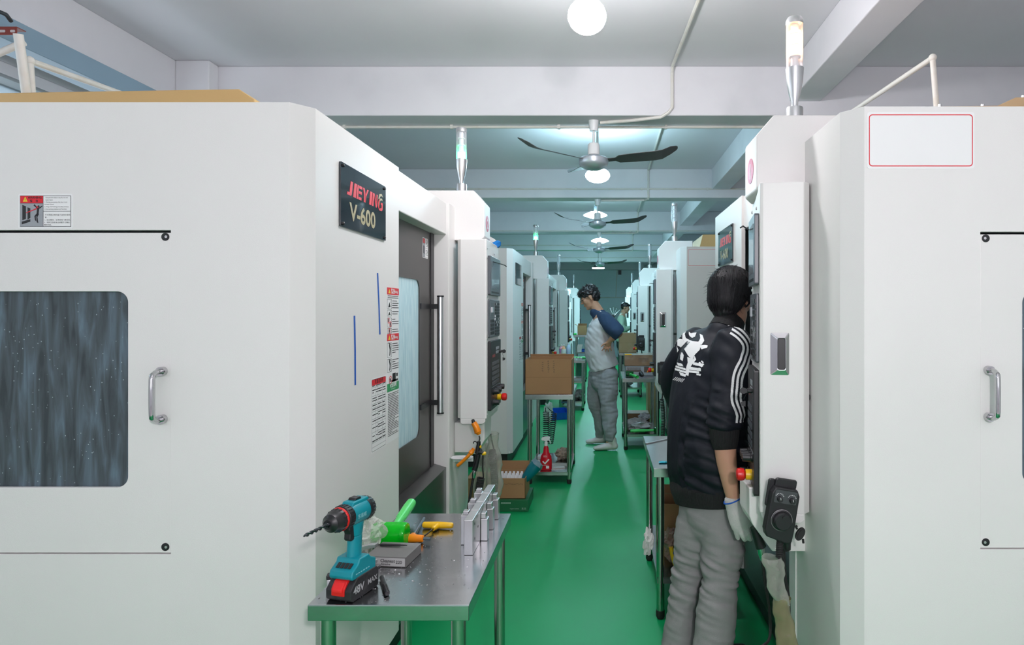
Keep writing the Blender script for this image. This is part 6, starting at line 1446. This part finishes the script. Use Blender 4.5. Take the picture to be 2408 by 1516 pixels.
G = [[(290,675),(262,700),(255,735),(268,765),(320,770),(350,765),(372,735),(372,700),(358,690),(352,720),(335,745),(300,745),(278,728),(275,700)],
 [(303,680),(315,692),(346,682),(328,712),(310,724),(300,704)], [(262,755),(345,760),(335,800),(300,840),(285,875),(262,850),(240,800),(220,790),(225,740),(262,740)],
 [(225,708),(252,708),(252,722),(236,722),(236,760),(212,760),(212,778),(192,778),(192,800),(203,800),(203,764),(225,750)], [(335,770),(368,765),(387,768),(380,785),(360,790),(345,797)],
 [(255,858),(290,870),(300,845),(307,870),(272,920),(262,940),(252,990),(236,985),(245,930),(255,900)], [(215,790),(236,850),(226,892),(212,882),(218,840)],
 [(192,908),(222,912),(228,930),(196,928)],[(182,930),(240,940),(240,955),(182,945)],[(178,950),(250,962),(248,976),(178,966)],[(200,972),(240,982),(234,1000),(205,994)],[(250,925),(330,928),(330,948),(250,945)],[(245,950),(318,950),(318,966),(245,966)],[(285,890),(345,895),(345,915),(285,910)],[(300,968),(330,966),(326,980),(302,978)]]
for k in range(6): G.append([(162+k*9,1040),(180+k*9,1014),(184+k*9,1014),(166+k*9,1040)])
for (cx,cy) in ((340,880),(326,890),(346,900),(334,915),(320,930),(345,886),(312,905),(325,905)): G.append(circ(cx,cy,6,8))
o = decal(sv, [zz(P) for P in G], M_stripe, 'back_print', p3, 2.64, 1.5, .0011); o.data.transform(Matrix.Translation(O3)); o['label'] = 'white horned graphic print'
# trousers
M_trs = mat('grey_trousers', (.27,.265,.265), .9, bump=.25, bscale=500, var=.08, vscale=30)
b = MB(); loft(b, lp([(L3(q3(1668,1125,2.655)),.155,.105),(L3(q3(1670,1175,2.65)),.165,.115),(L3(q3(1670,1215,2.65)),.160,.118)]), wide=RT)
loft(b, lp([(L3(qa(1698,1175,2.65)),.094,.096),(L3(qa(1698,1260,2.64)),.088,.092),(L3(qa(1694,1340,2.62)),.080,.086),(L3(qa(1690,1400,2.61)),.076,.082),(L3(qa(1682,1470,2.60)),.078,.084),(L3(qa(1676,1556,2.59)),.084,.088)]), wide=RT)
loft(b, lp([(L3(qa(1643,1200,2.74)),.086,.09),(L3(qa(1630,1260,2.745)),.088,.094),(L3(qa(1618,1350,2.755)),.076,.082),(L3(qa(1608,1420,2.755)),.074,.078),(L3(qa(1604,1480,2.755)),.078,.084),(L3(qa(1602,1530,2.755)),.084,.088)]), wide=RT)
def td(v):
    w_ = v-O3; y_ = VY-(w_.z-CH)/w_.y*FPX; k_ = math.exp(-((y_-1350)/60)**2)
    return fold(v, 5, 3, .010, seed=6)-.006 + (.3+k_)*.013*noise.noise(Vector((v.x*9+3,v.y*9,v.z*52+14*v.x))) + .003*noise.noise(Vector((v.x*8,v.y*8,v.z*20)))
fuse(b, 'trousers', M_trs, p3, .0075, 3, disp=td, cut=[(Vector((0,0,.006)),(0,0,-1))])
for a_ in (AR, AL):
    c = a_.copy(); b = MB(); loft(b, [(Vector((c.x,c.y,.05))-FW*.04,.04,.042),(Vector((c.x,c.y,.045))+FW*.08,.045,.034),(Vector((c.x,c.y,.035))+FW*.17,.036,.024)]); fuse(b, 'shoe', M_base, p3, .008, 2, cut=[(Vector((0,0,.004)),(0,0,-1))])
# glove on the right hand
M_glove = mat('white_cotton_glove', (.66,.65,.63), .95, bump=.6, bscale=420, dirt=(.42,.41,.40), dscale=12, damt=.5)
g_ = lambda x,y,d=2.50: L3(PX(1500+x/2.937, 1000+y/2.937, d))
b = MB(); W3 = Vector((1,.15,.25))
loft(b, lp([(g_(658,515),.036,.030),(g_(680,570),.041,.030),(g_(705,640,2.495),.046,.028),(g_(722,690,2.495),.046,.024)]), wide=W3)
for (kx,ky,mx_,my_,tx,ty,dd,r_) in ((672,690,682,735,690,775,.0,.0112),(705,700,722,752,738,785,-.012,.0122),(738,700,760,750,775,785,-.010,.0122),(765,690,790,735,803,770,.005,.0112)):
    loft(b, lp([(g_(kx,ky,2.50+dd),r_*1.08,r_*1.05),(g_(mx_,my_,2.495+dd),r_*1.05,r_*1.02),(g_(tx,ty,2.505+dd),r_*.82,r_*.85)]), wide=W3)
loft(b, lp([(g_(735,575,2.52),.015,.015),(g_(762,630,2.535),.0145,.014),(g_(768,690,2.545),.012,.012)]), wide=W3)
gl = fuse(b, 'work_glove', M_glove, p3, .003, 2, disp=lambda v: .0012*math.sin(v.z*900)*(1 if v.z > .70 else 0)+.0015*noise.noise(v*60)); gl['label'] = 'white cotton glove on the hanging hand'
b = MB(); t_ = (g_(680,570)-g_(658,515)).normalized(); cc = g_(656,512); w_ = (W3-t_*W3.dot(t_)).normalized(); q_ = t_.cross(w_)
b.tube([cc+w_*.0375*math.cos(a)+q_*.031*math.sin(a) for a in [2*PI*k/30 for k in range(31)]], .0028, 8); b.build('glove_hem', M_tape, p3, smooth=True)
